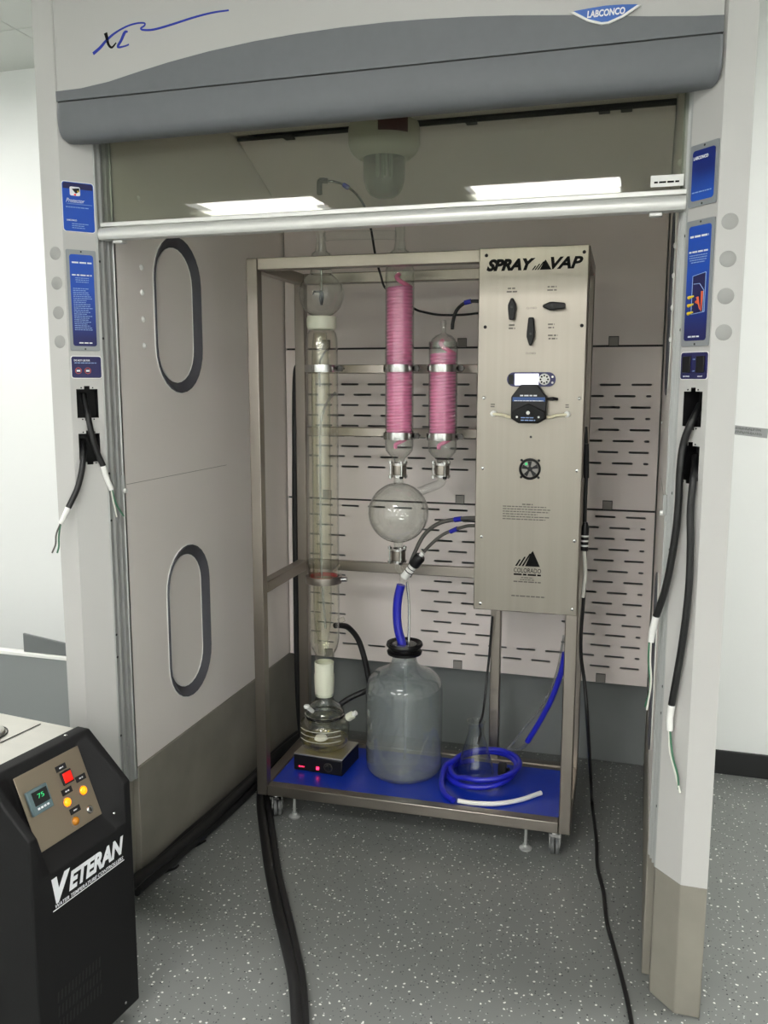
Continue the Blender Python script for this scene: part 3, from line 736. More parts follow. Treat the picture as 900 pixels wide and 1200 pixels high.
for cx in (.133, .984):
    f_ = MB().tube([(cx, .035, .006), (cx, .035, RZ-.0005)], .006, 10).build('levelling_foot', 'aluminium', F)
    MB().lathe([(0, .0005), (.021, .0005), (.022, .006), (.012, .012), (.010, .02), (0, .02)], (cx, .035, 0), 20).build('foot_pad', 'aluminium', f_)
GY = .272   # depth of the glassware axes
def band_clamp(x, z, r, arm=1):
    c = MB().lathe([(r+.001, z-.013), (r+.005, z-.013), (r+.006, z), (r+.005, z+.013), (r+.001, z+.013)], (x, GY, 0), 40, closed=True).build('pipe_clamp', 'chrome' if arm else 'steel', F)
    s_ = MB(); s_.obox((x+r+.011, GY, z), (1,0,0), (0,1,0), (0,0,1), .008, .006, .010); s_.tube([(x+r+.018, GY-.018, z), (x+r+.018, GY-.012, z), (x+r+.018, GY+.018, z)], [.0075, .005, .005], 8)
    s_.build('clamp_bolt', 'bolt_dark', c)
    if arm: MB().tube([(x, GY+r+.006, z), (x, RD-.0225, z)], .007, 10).build('clamp_rod', 'steel', c)
    return c

# ================================================================== GLASSWARE
CX = .174   # tall column
G = rthing('glass_column', 'tall clear glass column standing above the boiling flask in the rack', 'glass column', (CX, GY, .545))
o1 = [(.036, .535), (.037, .56), (.050, .585), (.056, .61), (.058, .65), (.0585, 1.70), (.057, 1.755), (.052, 1.775), (.046, 1.783)]
MB().lathe(shell(o1, .0028), (CX, GY, 0), 40, closed=True).build('jacket', 'glass_yellow', G)
i1 = [(.018, .56), (.022, .60), (.034, .70), (.036, .86), (.034, 1.60), (.030, 1.72), (.024, 1.775)]
MB().lathe(shell(i1, .0022), (CX-.008, GY+.004, 0), 32, closed=True).build('inner_tube', 'glass_yellow', G)
MB().lathe([(.0095, .60), (.0095, 1.66), (.0075, 1.66), (.0075, .60)], (CX-.028, GY-.01, 0), 14, closed=True).build('vapour_tube', 'glass_yellow', G)
MB().tube([(CX+.052, GY+.0, 1.56), (CX+.02, GY-.01, 1.52), (CX-.006, GY-.005, 1.44), (CX-.010, GY, 1.30), (CX-.010, GY, .90), (CX+.005, GY, .66)], .0045, 8, 8).build('dip_tube', 'tube_clear', G)
MB().tube([(CX+.03, GY, 1.72), (CX+.01, GY-.01, 1.70), (CX-.006, GY-.01, 1.66), (CX-.008, GY-.005, 1.58)], .004, 8, 6).build('dip_tube', 'tube_clear', G)
MB().lathe([(.052, .854), (.0535, .854), (.0535, .868), (.052, .868)], (CX, GY, 0), 32, closed=True).build('red_gasket', 'red_rubber', G)
MB().tube([(CX+.046, GY+.032, .682), (CX+.066, GY+.046, .690)], .010, 10).build('side_port', 'glass_yellow', G)
band_clamp(CX, 1.646, .059)
rg = MB().lathe([(.060, .842), (.070, .842), (.071, .856), (.070, .868), (.060, .868)], (CX, GY, 0), 40, closed=True).build('support_ring', 'steel', F)
MB().tube([(CX+.068, GY, .856), (CX+.092, GY, .858)], .009, 10).build('ring_bolt', 'chrome', rg)
MB().tube([(CX, GY+.071, .856), (CX, RD-.0305, .866)], .008, 10).build('ring_rod', 'steel', rg)

def disc_ring(mb, x, y, z, r, h): mb.lathe([(0, z), (r, z), (r, z+h), (0, z+h)], (x, y, 0), 24)
gf = rthing('round_flask', 'clear round glass bulb on top of the tall column under the rack rail', 'flask', (CX, GY, 1.79))
R0 = .083; cz0 = 1.912
pf = [(.030, 1.786), (.032, 1.825)]+[(R0*math.sin(t), cz0-R0*math.cos(t)) for t in [.42+k*(2.62-.42)/20 for k in range(21)]]+[(.038, 2.0), (.0375, 2.04), (.034, 2.055), (.022, 2.065), (.018, 2.09)]
MB().lathe(shell(pf, .0025), (CX, GY, 0), 40, closed=True).build('bulb', 'glass', gf)
MB().lathe([(.0335, 1.786), (.050, 1.787), (.054, 1.796), (.0545, 1.826), (.052, 1.834), (.0335, 1.8355)], (CX, GY, 0), 36, closed=True).build('white_collar', 'frost', gf)
MB().lathe([(0.0405, 2.004), (.050, 2.006), (.050, 2.012), (.0405, 2.014)], (CX, GY, 0), 30, closed=True).build('black_ring', 'black_plastic', gf)
nz = MB().tube([(CX, GY, 2.03), (CX, GY, 1.895)], .0035, 8).build('spray_nozzle', 'chrome', gf)
MB().lathe([(0, 1.874), (.004, 1.875), (.006, 1.885), (.009, 1.897), (.009, 1.918), (.004, 1.926), (0, 1.926)], (CX, GY, 0), 14).build('nozzle_tip', 'black_plastic', nz)
MB().tube([(CX, GY, 1.922), (CX-.025, GY-.01, 1.922), (CX-.028, GY-.01, 1.91)], .004, 8).build('nozzle_arm', 'black_plastic', nz)

# glass bridge over the rack between bulb and condenser
C1, C2 = .468, .628
br = rthing('glass_bridge', 'horizontal clear glass tube bridging bulb and tall condenser above the rack', 'glass tube', (.32, GY, 2.10))
MB().tube([(CX+.016, GY, 2.112), (CX+.05, GY, 2.117), (C1-.05, GY, 2.112), (C1-.016, GY, 2.108)], .016, 16, 4).build('bridge_tube', 'glass', br)
MB().lathe(shell([(.017, 2.091), (.017, 2.20), (.013, 2.215), (.010, 2.235)], .002), (CX, GY, 0), 20, closed=True).build('riser', 'glass', br)
MB().lathe(shell([(.017, 2.091), (.018, 2.14), (.026, 2.165), (.018, 2.185), (.006, 2.19)], .002), (C1, GY, 0), 20, closed=True).build('riser', 'glass', br)

def condenser(name, label, x, ztop, zbot, head):
    c = rthing(name, label, 'condenser', (x, GY, zbot-.07))
    R = .0515
    prof = [(.017, zbot-.062), (.017, zbot-.045), (.022, zbot-.03), (.038, zbot-.016), (.049, zbot-.002), (R, zbot+.015), (R, ztop-.03)]+head
    MB().lathe(shell(prof, .0024), (x, GY, 0), 40, closed=True).build('jacket', 'glass', c)
    z0, z1 = zbot+.050, ztop-.072; turns = int((z1-z0)/.0118); pts = []
    for k in range(turns*22+1):
        a = 2*PI*k/22; pts.append((x+.0418*math.cos(a), GY+.0418*math.sin(a), z0+(z1-z0)*k/(turns*22)))
    MB().tube(pts, .0062, 7).build('coil', 'pink', c)
    MB().lathe([(0, z0), (.036, z0), (.036, z1), (0, z1)], (x, GY, 0), 24).build('coolant_core', 'pink_light', c)
    MB().tube([(x+.0395, GY, z0), (x+.02, GY-.03, z0-.014), (x-.004, GY-.03, z0-.026), (x-.008, GY-.024, z0-.040)], .007, 8, 6).build('coil_tail', 'pink_light', c)
    MB().tube([(x+.0395, GY, z1), (x+.025, GY-.025, z1+.010), (x+.004, GY-.03, z1+.024), (x-.006, GY-.02, z1+.036), (x-.002, GY-.005, z1+.046)], .008, 8, 6).build('coil_tail', 'pink_light', c)
    for dz, dy in ((.0, -.052), (-.07, -.052)):
        MB().lathe([(0, 0), (.005, .001), (.006, .008), (0, .009)], (x+.043, GY+dy*.56, (z0+z1)/2+dz), 10, (1,0,0), (0,0,1), (.8,-.6,0)).build('stud', 'glass', c)
    return c
cA = condenser('coil_condenser', 'tall glass condenser with pink coil hanging beside the column', C1, 2.0, 1.352,
               [(R_, z) for R_, z in ((.0515, 1.985), (.047, 2.003), (.036, 2.012), (.034, 2.05), (.022, 2.06), (.0172, 2.09))])
MB().lathe([(.0375, 2.012), (.05, 2.013), (.05, 2.02), (.0375, 2.021)], (C1, GY, 0), 30, closed=True).build('black_ring', 'black_plastic', cA)
cB = condenser('coil_condenser', 'short glass condenser with pink coil beside the control panel', C2, 1.768, 1.352,
               [(.0510, 1.715), (.048, 1.732), (.041, 1.748), (.028, 1.760), (.012, 1.766), (.0085, 1.772), (.0085, 1.792), (.011, 1.802), (.008, 1.812), (.001, 1.815)])
band_clamp(C1, 1.646, .0525); band_clamp(C1, 1.405, .0525); band_clamp(C2, 1.646, .0525); band_clamp(C2, 1.405, .0525)
BX, BZ, BRAD = .466, 1.121, .111
rb = rthing('receiver_bulb', 'spherical glass receiver bulb with side arm below the condensers', 'flask', (BX, GY, .985))
pf = [(.016, .978), (.016, .995)]+[(BRAD*math.sin(t), BZ-BRAD*math.cos(t)) for t in [.17+k*(PI-.34)/26 for k in range(27)]]+[(.017, 1.247), (.017, 1.262)]
MB().lathe(shell(pf, .0028), (BX, GY, 0), 48, closed=True).build('bulb', 'glass', rb)
MB().tube([(BX+.075, GY, 1.200), (BX+.112, GY, 1.216), (C2-.012, GY, 1.232), (C2, GY, 1.246), (C2, GY, 1.262)], .0155, 16, 5, caps=False).build('side_arm', 'glass', rb)
# metal flange clamps on the three ground joints
def joint(x, z, label):
    j = rthing('joint_clamp', label, 'clamp', (x, GY, z-.03), 'metal clamps on the glass joints')
    k = MB()
    for dz in (-.022, .022): k.lathe([(.0185, z+dz-.004), (.030, z+dz-.004), (.030, z+dz+.004), (.0185, z+dz+.004)], (x, GY, 0), 24, closed=True)
    k.build('flange_ring', 'chrome', j)
    MB().lathe([(.0185, z-.017), (.026, z-.017), (.027, z), (.026, z+.017), (.0185, z+.017)], (x, GY, 0), 24, closed=True).build('joint_sleeve', 'steel', j)
    for q in range(3):
        a = -PI/2+.5+q*2*PI/3; px_, py_ = x+.033*math.cos(a), GY+.033*math.sin(a)
        MB().tube([(px_, py_, z-.034), (px_, py_, z+.034)], .0035, 8).build('clamp_screw', 'chrome', j)
        for dz in (-.026, .026): MB().lathe([(0, z+dz-.004), (.0075, z+dz-.004), (.0075, z+dz+.004), (0, z+dz+.004)], (px_, py_, 0), 6).build('nut', 'black_plastic' if q == 0 and dz < 0 else 'chrome', j)
    return j
joint(C1, 1.280, 'metal joint clamp between tall condenser and receiver bulb')
joint(C2, 1.284, 'metal joint clamp between short condenser and side arm')
joint(BX, .962, 'metal joint clamp below the receiver bulb')
# drain valve
dv = rthing('drain_valve', 'slanted glass drain valve with black knob under the receiver bulb', 'valve', (.48, GY, .86))
MB().tube([(BX, GY, .93), (BX+.003, GY, .915), (.484, GY, .889), (.480, GY, .865), (.478, GY, .845)], [.014, .012, .012, .010, .009], 14, 4).build('glass_body', 'glass', dv)
va, vb = Vector((.490, GY-.004, .880)), Vector((.572, GY-.012, .990)); vd = (vb-va).normalized()
MB().tube([va, va+vd*.058], .0155, 16).build('white_sleeve', 'white_ptfe', dv)
MB().tube([va+vd*.028, va+vd*.032], .0165, 16).build('black_band', 'black_plastic', dv); MB().tube([va+vd*.044, va+vd*.047], .0165, 16).build('black_band', 'black_plastic', dv)
MB().tube([va+vd*.058, va+vd*.064, va+vd*.100, va+vd*.108], [.017, .021, .0215, .017], 16).build('knob', 'black_plastic', dv)
MB().tube([va+vd*.108, va+vd*.122], .009, 12).build('stem', 'white_ptfe', dv)
# big bottle
VX, VY = .494, .262
bt = rthing('carboy_bottle', 'large hazy glass bottle standing on the blue tray in the rack', 'bottle', (VX, VY, .1255))
ob = [(0, .1260), (.110, .1260), (.130, .132), (.1425, .150), (.1455, .175), (.1455, .44), (.143, .468), (.134, .494), (.114, .514), (.085, .528), (.062, .539), (.050, .553), (.045, .572), (.044, .588)]
inn = [(max(r_-.004, 0), z+(.006 if z < .14 else -.002)) for r_, z in reversed(ob)]
inn[0] = (.040, .588)
MB().lathe(ob+inn, (VX, VY, 0), 56).build('body', 'glass_hazy', bt)
MB().lathe([(.020, .585), (.050, .585), (.064, .590), (.066, .600), (.060, .604), (.050, .603), (.050, .611), (.062, .614), (.069, .624), (.066, .634), (.058, .630), (.050, .622), (.020, .622)], (VX, VY, 0), 40, closed=True).build('cap_clamp', 'black_plastic', bt)
MB().lathe([(.0205, .605), (.046, .605), (.046, .628), (.0205, .628)], (VX, VY, 0), 30, closed=True).build('stopper', 'tube_clear', bt)
MB().lathe([(.006, .17), (.006, .60), (.0045, .60), (.0045, .17)], (VX+.004, VY, 0), 12, closed=True).build('dip_pipe', 'glass_hazy', bt)
bh = MB().tube([(.477, GY, .850), (.466, GY, .80), (.462, GY, .74), (.468, GY-.004, .68), (.483, VY+.003, .63), (.486, VY, .606)], .0165, 16, 8).build('blue_hose', 'blue_tube')
bh.location = RO; bh.rotation_euler = (0, 0, RA)
tag(bh, 'short bright blue hose from drain valve down into the large bottle', 'hose')
sr = MB().tube([(.497, GY+.012, .86), (.506, GY+.01, .76), (.510, VY, .60)], .005, 10, 4).build('steel_rod', 'chrome'); sr.location = RO; sr.rotation_euler = (0, 0, RA)
tag(sr, 'thin steel tube running beside the blue hose into the bottle', 'tube')
# stirrer and boiling flask
sc_ = Vector((.190, .240, .1255)); sa = -.07
ms = rthing('magnetic_stirrer', 'small black box stirrer with steel top plate under the boiling flask', 'stirrer', sc_)
sx, sy = Vector((math.cos(sa), math.sin(sa), 0)), Vector((-math.sin(sa), math.cos(sa), 0))
MB().obox(sc_+Vector((0,0,.031)), sx, sy, (0,0,1), .100, .088, .0305).build('body', 'black_plastic', ms, bevel=.004)
MB().obox(sc_+Vector((0,0,.0645)), sx, sy, (0,0,1), .099, .087, .0028).build('top_plate', 'steel_top', ms, bevel=.001)
fc = sc_-sy*.0885+Vector((0,0,.026))
MB().lathe([(0, .010), (.009, .009), (.011, 0), (.016, -.0005), (.016, -.002), (0, -.002)], fc+sx*.043+Vector((0,0,.003)), 20, sx, (0,0,1), -sy).build('dial', 'black', ms)
MB().tube([fc+sx*.043+Vector((0,0,.003))-sy*.0005+(sx*math.cos(k*PI/12)+Vector((0,0,1))*math.sin(k*PI/12))*.0165 for k in range(24)], .0008, 6, closed=True).build('dial_ring', 'print_grey', ms)
MB().obox(fc+sx*.000-sy*.001+Vector((0,0,-.006)), sx, (0,0,1), -sy, .0055, .0055, .003).build('power_light', 'led_red', ms, bevel=.001)
fine_print('fine_print', 'led_red', ms, fc-sx*.078+Vector((0,0,-.008))-sy*.0003, sx, (0,0,1), .022, 1, .004, .004, 31)
ff = rthing('boiling_flask', 'cylindrical glass boiling flask with pale yellow liquid on the stirrer', 'flask', (CX, .245, .194))
fx_, fy_ = CX+.006, .248; zb_ = .1935
bp = [(0, zb_), (.066, zb_), (.086, zb_+.012), (.0955, zb_+.034), (.0965, zb_+.085), (.092, zb_+.105), (.080, zb_+.118), (.066, zb_+.124)]
MB().lathe(bp+[(max(r_-.003, 0), z+(.003 if r_ < .09 and z < .22 else -.001)) for r_, z in reversed(bp)], (fx_, fy_, 0), 44).build('body', 'glass_yellow', ff)
lq = [(0, zb_+.005), (.062, zb_+.005), (.082, zb_+.016), (.091, zb_+.034), (.091, zb_+.036), (0, zb_+.036)]
MB().lathe(lq, (fx_, fy_, 0), 36).build('liquid', 'liquid_yellow', ff)
MB().lathe([(0, zb_+.038), (.016, zb_+.040), (.026, zb_+.046), (.020, zb_+.058), (.008, zb_+.062), (0, zb_+.062)], (fx_-.002, fy_-.04, 0), 16).build('stir_foam', 'liquid_foam', ff)
for zz in (.052, .073, .093):
    MB().tube([(fx_+.0966*math.cos(a), fy_+.0966*math.sin(a), zb_+zz) for a in [-2.45+k*.09 for k in range(22)]], .0011, 6).build('graduation', 'frost', ff)
lid = [(.062, zb_+.122), (.071, zb_+.122), (.073, zb_+.130), (.071, zb_+.138), (.074, zb_+.140), (.076, zb_+.150), (.070, zb_+.160), (.056, zb_+.172), (.040, zb_+.184), (.034, zb_+.196), (.034, zb_+.215)]
MB().lathe(shell(lid, .003), (fx_, fy_, 0), 44, closed=True).build('lid', 'glass', ff)
for k in range(3): MB().lathe([(.072, zb_+.124+.005*k), (.0765, zb_+.126+.005*k), (.072, zb_+.128+.005*k)], (fx_, fy_, 0), 40, closed=True).build('lid_clamp_ring', ('chrome', 'black_plastic', 'chrome')[k], ff)
jp = [(.035, zb_+.200), (.037, zb_+.215), (.0385, zb_+.25), (.0385, zb_+.285), (.0365, zb_+.29), (.0375, zb_+.335)]
MB().lathe(shell(jp, .003), (CX, GY-.006, 0), 36, closed=True).build('frosted_joint', 'frost', ff)
MB().tube([(fx_-.030, fy_-.052, zb_+.158), (fx_-.040, fy_-.075, zb_+.180)], .008, 12).build('stopcock', 'white_ptfe', ff)
MB().lathe([(0, -.008), (.010, -.006), (.0125, 0), (.010, .006), (0, .008)], (fx_-.043, fy_-.080, zb_+.186), 16).build('stopcock_knob', 'white_ptfe', ff)
hb0 = Vector((fx_+.078, fy_-.02, zb_+.118)); hd = Vector((.80, -.10, .59)).normalized()
MB().tube([hb0, hb0+hd*.032], .011, 14).build('hose_port', 'glass_yellow', ff)
MB().tube([hb0+hd*.026, hb0+hd*.030, hb0+hd*.054, hb0+hd*.058], [.012, .0155, .0155, .012], 14).build('port_nut', 'frost', ff)
MB().tube([hb0+hd*.058, hb0+hd*.072], .0095, 12).build('port_cap', 'white_ptfe', ff)
# conical flask with coil of blue tube
EX, EY = .762, .309
ef = rthing('conical_flask', 'clear conical flask with wide rim standing inside the coiled blue tube', 'flask', (EX, EY, .1255))
ep = [(0, .126), (.064, .126), (.071, .130), (.0725, .137), (.068, .152), (.034, .275), (.0305, .287), (.0305, .318), (.0335, .330), (.035, .334)]
ei = [(.033, .334), (.029, .329), (.0285, .318), (.0285, .287), (.032, .274), (.066, .152), (.070, .138), (.063, .129), (0, .1285)]
MB().lathe(ep+ei, (EX, EY, 0), 40).build('body', 'glass', ef)
MB().tube([(EX+.0345*math.cos(k*PI/16), EY+.0345*math.sin(k*PI/16), .334) for k in range(32)], .0028, 8, closed=True).build('rim', 'glass', ef)
MB().tube([(EX+.0312*math.cos(k*PI/16), EY+.0312*math.sin(k*PI/16), .304) for k in range(32)], .0022, 8, closed=True).build('neck_bead', 'glass', ef)
pts = []
ccx, ccy = .792, .285
for k in range(44):
    a = 2.0+k*2*PI/20; t = k/43
    R_ = .126-.008*math.sin(a*1.3)
    z = .1365+.0 if k < 6 else .137+.030*min(1, (k-6)/8)+.014*math.sin(a+1.0)*min(1, (k-6)/8)
    if k > 26: z += .012
    pts.append((ccx+R_*1.0*math.cos(a)+.010*math.sin(3*t), ccy+R_*.98*math.sin(a)-.012*t, z))
pts += [(ccx-.137, ccy-.03, .165), (ccx-.13, ccy-.13, .143), (ccx-.10, ccy-.200, .137), (ccx-.066, ccy-.233, .1365)]
ct = MB().tube(pts, .0105, 10, 3).build('coiled_tube', 'blue_tube'); ct.location = RO; ct.rotation_euler = (0, 0, RA)
tag(ct, 'coil of blue plastic tube lying on the tray around the conical flask', 'tube')
wt = MB().tube([(.742, .052, .1365), (.79, .050, .136), (.872, .066, .136), (.95, .115, .136), (1.019, .191, .136)], .0085, 12, 6).build('white_tube', 'white_ptfe'); wt.location = RO; wt.rotation_euler = (0, 0, RA)
tag(wt, 'pale white tube end lying curved at the front of the blue tray', 'tube')
bs = rthing('rubber_stopper', 'black rubber stopper lying beside the conical flask on the tray', 'stopper', (.868, .30, .1255))
MB().lathe([(0, -.018), (.022, -.018), (.026, -.015), (.029, .012), (.025, .017), (.010, .017), (.008, .010), (0, .010)], (.866, .30, .1565), 24, (0,1,0), (0,0,1), (.9,-.42,.08)).build('plug', 'rubber', bs)
MB().tube([(.868, .30, .158), (.884, .29, .164), (.892, .284, .170)], .006, 8).build('nub', 'rubber', bs)

# ================================================================== CONTROL CABINET
K = rthing('control_cabinet', 'brushed steel control cabinet with valve handles, screen and pump on the rack', 'control cabinet', (.963, .1, .85))
MB().box(.80, RW-TW-.002, .002, .20, .862, RH-TW-.002).build('case', 'steel_v', K, bevel=.003)
PX0, PX1, PZ0, PZ1 = .795, 1.132, .850, 2.012; PY = -.006
fp = MB().box(PX0, PX1, PY, -.001, PZ0, PZ1).build('front_panel', 'steel_panel', K, bevel=.0025)
for x in (.818, 1.117):
    for i, z in enumerate((1.975, 1.770, 1.547, 1.321, 1.096, .871)):
        if z > 1.9: z += .0145
        screw(fp, (x, PY, z), (0,-1,0), .0055, 'black_plastic' if i < 2 else 'chrome', 'panel_screw', .0025)
screw(fp, (.970, PY, 1.425), (0,-1,0), .004, 'groove', 'panel_screw', .001)
FA = ((1,0,0), (0,0,1))
text('lettering', 'SPRAY', 'print_black', fp, (.895, PY, 1.959), *FA, .152, .037, shear=.32, bold=.06)
text('lettering', 'VAP', 'print_black', fp, (1.066, PY, 1.960), *FA, .098, .037, shear=.32, bold=.042)
def mount(cx, zb, wd, hh, name):
    b = MB()
    b.prism([(-.10*wd, 0), (.5*wd, 0), (.20*wd, hh), (.14*wd, hh*.88)], (cx, PY, zb), (1,0,0), (0,0,1), (0,-1,0), .0004, .0009)
    for x0, x1, h_ in ((-.24, -.16, .82), (-.37, -.29, .6), (-.5, -.42, .42)):
        b.prism([(x0*wd, 0), (x1*wd, 0), ((x1+h_*.36)*wd, h_*hh), ((x0+h_*.38)*wd, h_*hh)], (cx, PY, zb), (1,0,0), (0,0,1), (0,-1,0), .0004, .0009)
    return b.build(name, 'print_black', fp, smooth=False)
mount(.990, 1.941, .060, .030, 'mountain_mark')
def handle(x, z, ang, ln):
    a = Vector((math.sin(ang), 0, math.cos(ang))); c = Vector((a.z, 0, -a.x)); p = Vector((x, PY, z)); h = ln/2
    st_ = MB().lathe([(0, .014), (.010, .014), (.012, 0), (0, 0)], p, 18, (1,0,0), (0,0,1), (0,-1,0)).build('valve_handle', 'black_plastic', fp)
    poly = [(-.0085, -h), (.0085, -h), (.0125, h*.05), (.0125, h*.35), (.004, h*.92), (0, h), (-.004, h*.92), (-.0125, h*.35), (-.0125, h*.05)]
    MB().prism(poly, p, c, a, (0,-1,0), .014, .030).build('lever', 'black_plastic', st_, bevel=.004, seg=3)
    screw(st_, p+Vector((0,-.030,0))+a*h*.15, (0,-1,0), .004, 'groove', 'lever_screw', .001)
handle(.904, 1.823, 0, .068); handle(1.032, 1.829, -PI/2, .070); handle(.964, 1.752, PI, .088)
def lb(u, v, w, rows, seed):
    p = rpix(u, v, PY); fine_print('fine_print', 'print_grey', fp, p-Vector((w/2, 0, 0)), *FA, w, rows, .010, .0045, seed, True)
lb(600, 338, .034, 2, 41); lb(647, 336, .032, 2, 42); lb(600, 381, .030, 2, 43); lb(646, 380, .026, 2, 44); lb(648, 393, .042, 2, 45)
for u, v in ((623, 361), (622, 414)): text('lettering', 'CLOSED', 'print_grey', fp, rpix(u, v, PY), *FA, .032, .006)
# screen unit
dc = Vector((.967, PY, 1.606))
sd = MB().prism([(y, x) for x, y in stadium(0, 0, .0225, .076)], dc, (1,0,0), (0,0,1), (0,-1,0), .0003, .006).build('display_bezel', 'label_navy', fp)
MB().obox(dc+Vector((-.063, -.0065, 0)), (1,0,0), (0,0,1), (0,-1,0), .008, .015, .0015).build('bezel_button', 'black_plastic', sd, bevel=.001)
MB().obox(dc+Vector((-.014, -.0065, 0)), (1,0,0), (0,0,1), (0,-1,0), .037, .0175, .0012).build('screen', 'screen_white', sd, smooth=False)
dl = dc+Vector((.041, -.006, 0))
MB().lathe([(0, .003), (.016, .003), (.018, 0), (0, 0)], dl, 24, (1,0,0), (0,0,1), (0,-1,0)).build('keypad_dial', 'white_plastic', sd)
for k in range(8):
    a = k*PI/4; MB().lathe([(0, .001), (.003, .001), (.003, 0)], dl+Vector((.0115*math.cos(a), -.003, .0115*math.sin(a))), 8, (1,0,0), (0,0,1), (0,-1,0)).build('key', 'print_black', sd)
for dz in (-.010, .008): MB().lathe([(0, .001), (.0035, .001), (.0035, 0)], dc+Vector((.066, -.006, dz)), 10, (1,0,0), (0,0,1), (0,-1,0)).build('key', 'white_plastic', sd)
# peristaltic pump
pc = Vector((.965, PY, 0))
body = [(-.055, 1.485), (-.030, 1.470), (.030, 1.470), (.055, 1.485), (.055, 1.552), (.026, 1.590), (-.026, 1.590), (-.055, 1.552)]
pu = MB().prism(body, pc, (1,0,0), (0,0,1), (0,-1,0), .0003, .045).build('pump', 'black_plastic', fp, bevel=.003)
head = [(-.052, 1.488), (-.029, 1.474), (.029, 1.474), (.052, 1.488), (.052, 1.506), (0, 1.532), (-.052, 1.506)]
MB().prism(head, pc, (1,0,0), (0,0,1), (0,-1,0), .045, .056).build('pump_head', 'black_matte', pu, bevel=.002)
MB().box(.965-.050, .965+.050, PY-.0462, PY-.045, 1.538, 1.551).build('pump_stripe', 'pump_blue', pu, smooth=False)
fine_print('fine_print', 'print_white', pu, (.938, PY-.0455, 1.556), *FA, .052, 1, .01, .0042, 51)
fine_print('fine_print', 'print_white', pu, (.920, PY-.0465, 1.540), *FA, .09, 1, .01, .0022, 52)
fine_print('fine_print', 'print_pale', pu, (.943, PY-.0565, 1.488), *FA, .046, 2, .008, .003, 53)
for dx, dz, rr in ((0, 1.503, .006), (-.034, 1.490, .0035), (.033, 1.490, .0035)):
    screw(pu, pc+Vector((dx, -.0565, dz)), (0,-1,0), rr, 'white_plastic', 'pump_screw', .002)
for s_, tx in ((-1, .850), (1, 1.081)):
    MB().tube([(tx, PY-.012, 1.497), (.965+s_*.083, PY-.016, 1.494), (.965+s_*.066, PY-.022, 1.489), (.965+s_*.054, PY-.026, 1.489)], .0052, 10, 5).build('pump_tube', 'cream_tube', pu)
    MB().lathe([(0, .016), (.009, .014), (.010, 0), (0, 0)], (tx, PY-.0003, 1.498), 16, (1,0,0), (0,0,1), (0,-1,0)).build('tube_port', 'white_ptfe', pu)
    fine_print('fine_print', 'print_grey', fp, (tx-.008+s_*.002, PY, 1.527), *FA, .016, 2, .007, .004, 54+s_)
MB().tube([(1.020, PY-.025, 1.546), (1.038, PY-.027, 1.546), (1.052, PY-.02, 1.545)], [.004, .0065, .004], 10).build('pump_plug', 'black', pu)
# fan guard gauge
gc = Vector((.970, PY, 1.323))
fg = MB().lathe([(.027, 0), (.0345, 0), (.0345, .008), (.030, .010), (.027, .004)], gc, 32, (1,0,0), (0,0,1), (0,-1,0), closed=True).build('fan_guard', 'black_plastic', fp)
MB().lathe([(0, .001), (.0272, .001), (.0272, .0003)], gc, 24, (1,0,0), (0,0,1), (0,-1,0)).build('fan_opening', 'tan_foam', fg)
for k in range(5):
    a = PI/2+k*2*PI/5
    MB().prism([(.006*math.cos(a-.4), .006*math.sin(a-.4)), (.026*math.cos(a-.22), .026*math.sin(a-.22)), (.026*math.cos(a+.3), .026*math.sin(a+.3)), (.006*math.cos(a+.5), .006*math.sin(a+.5))], gc, (1,0,0), (0,0,1), (0,-1,0), .0015, .004).build('fan_blade', 'black_plastic', fg, smooth=False)
MB().lathe([(0, .006), (.008, .005), (.008, 0)], gc, 16, (1,0,0), (0,0,1), (0,-1,0)).build('fan_hub', 'black_plastic', fg)
MB().lathe([(0, .006), (.004, .005), (.004, .004)], gc+Vector((-.012, 0, .016)), 10, (1,0,0), (0,0,1), (0,-1,0)).build('pilot_light', 'led_green', fg)
for dx in (-.026, .026):
    for dz in (-.026, .026): screw(fg, gc+Vector((dx*1.05, 0, dz*1.05)), (0,-1,0), .0042, 'black_plastic', 'guard_screw', .003)
fine_print('fine_print', 'print_grey', fp, (.948, PY, 1.208), *FA, .034, 1, .01, .004, 60)
fine_print('fine_print', 'print_grey', fp, (.886, PY, 1.200), *FA, .172, 6, .0082, .0032, 61)
mount(.970, 1.005, .080, .052, 'mountain_mark')
text('lettering', 'COLORADO', 'print_black', fp, (.970, PY, .991), *FA, .088, .015)
fine_print('fine_print', 'print_black', fp, (.926, PY, .977), *FA, .088, 1, .01, .0055, 62)
fine_print('fine_print', 'print_grey', fp, (.945, PY, .967), *FA, .05, 2, .007, .003, 63, True)
fine_print('fine_print', 'print_grey', fp, (.926, PY, .953), *FA, .088, 1, .01, .004, 64)
fine_print('fine_print', 'print_grey', fp, (.920, PY, .905), *FA, .110, 1, .01, .004, 65)

# ================================================================== HOSES AND CORDS OF THE RACK
def rtube(name, pts, r, m, label, cat, sub=8, n=10, group=None):
    ob_ = MB().tube(pts, r, n, sub).build(name, m); ob_.location = RO; ob_.rotation_euler = (0, 0, RA)
    return tag(ob_, label, cat, group)
def rp(l): return [rpix(u, v, y) for u, v, y in l]
rtube('grey_hose', rp([(558, 607, .24), (540, 608, .26), (515, 613, .295), (497, 627, .305), (485, 650, .305), (477, 672, .30)]), .0075, 'grey_tube', 'upper grey hose curving from the control cabinet to the drain valve', 'hose')
rtube('grey_hose', rp([(558, 616, .23), (545, 617, .25), (520, 626, .29), (500, 643, .305), (488, 660, .305), (480, 676, .30)]), .0062, 'grey_tube', 'lower grey hose curving from the control cabinet to the drain valve', 'hose')
rtube('hose_band', rp([(533, 609, .270), (541, 608, .259)]), .0095, 'blue_tube', 'blue band around the upper grey hose beside the cabinet', 'band', 1)
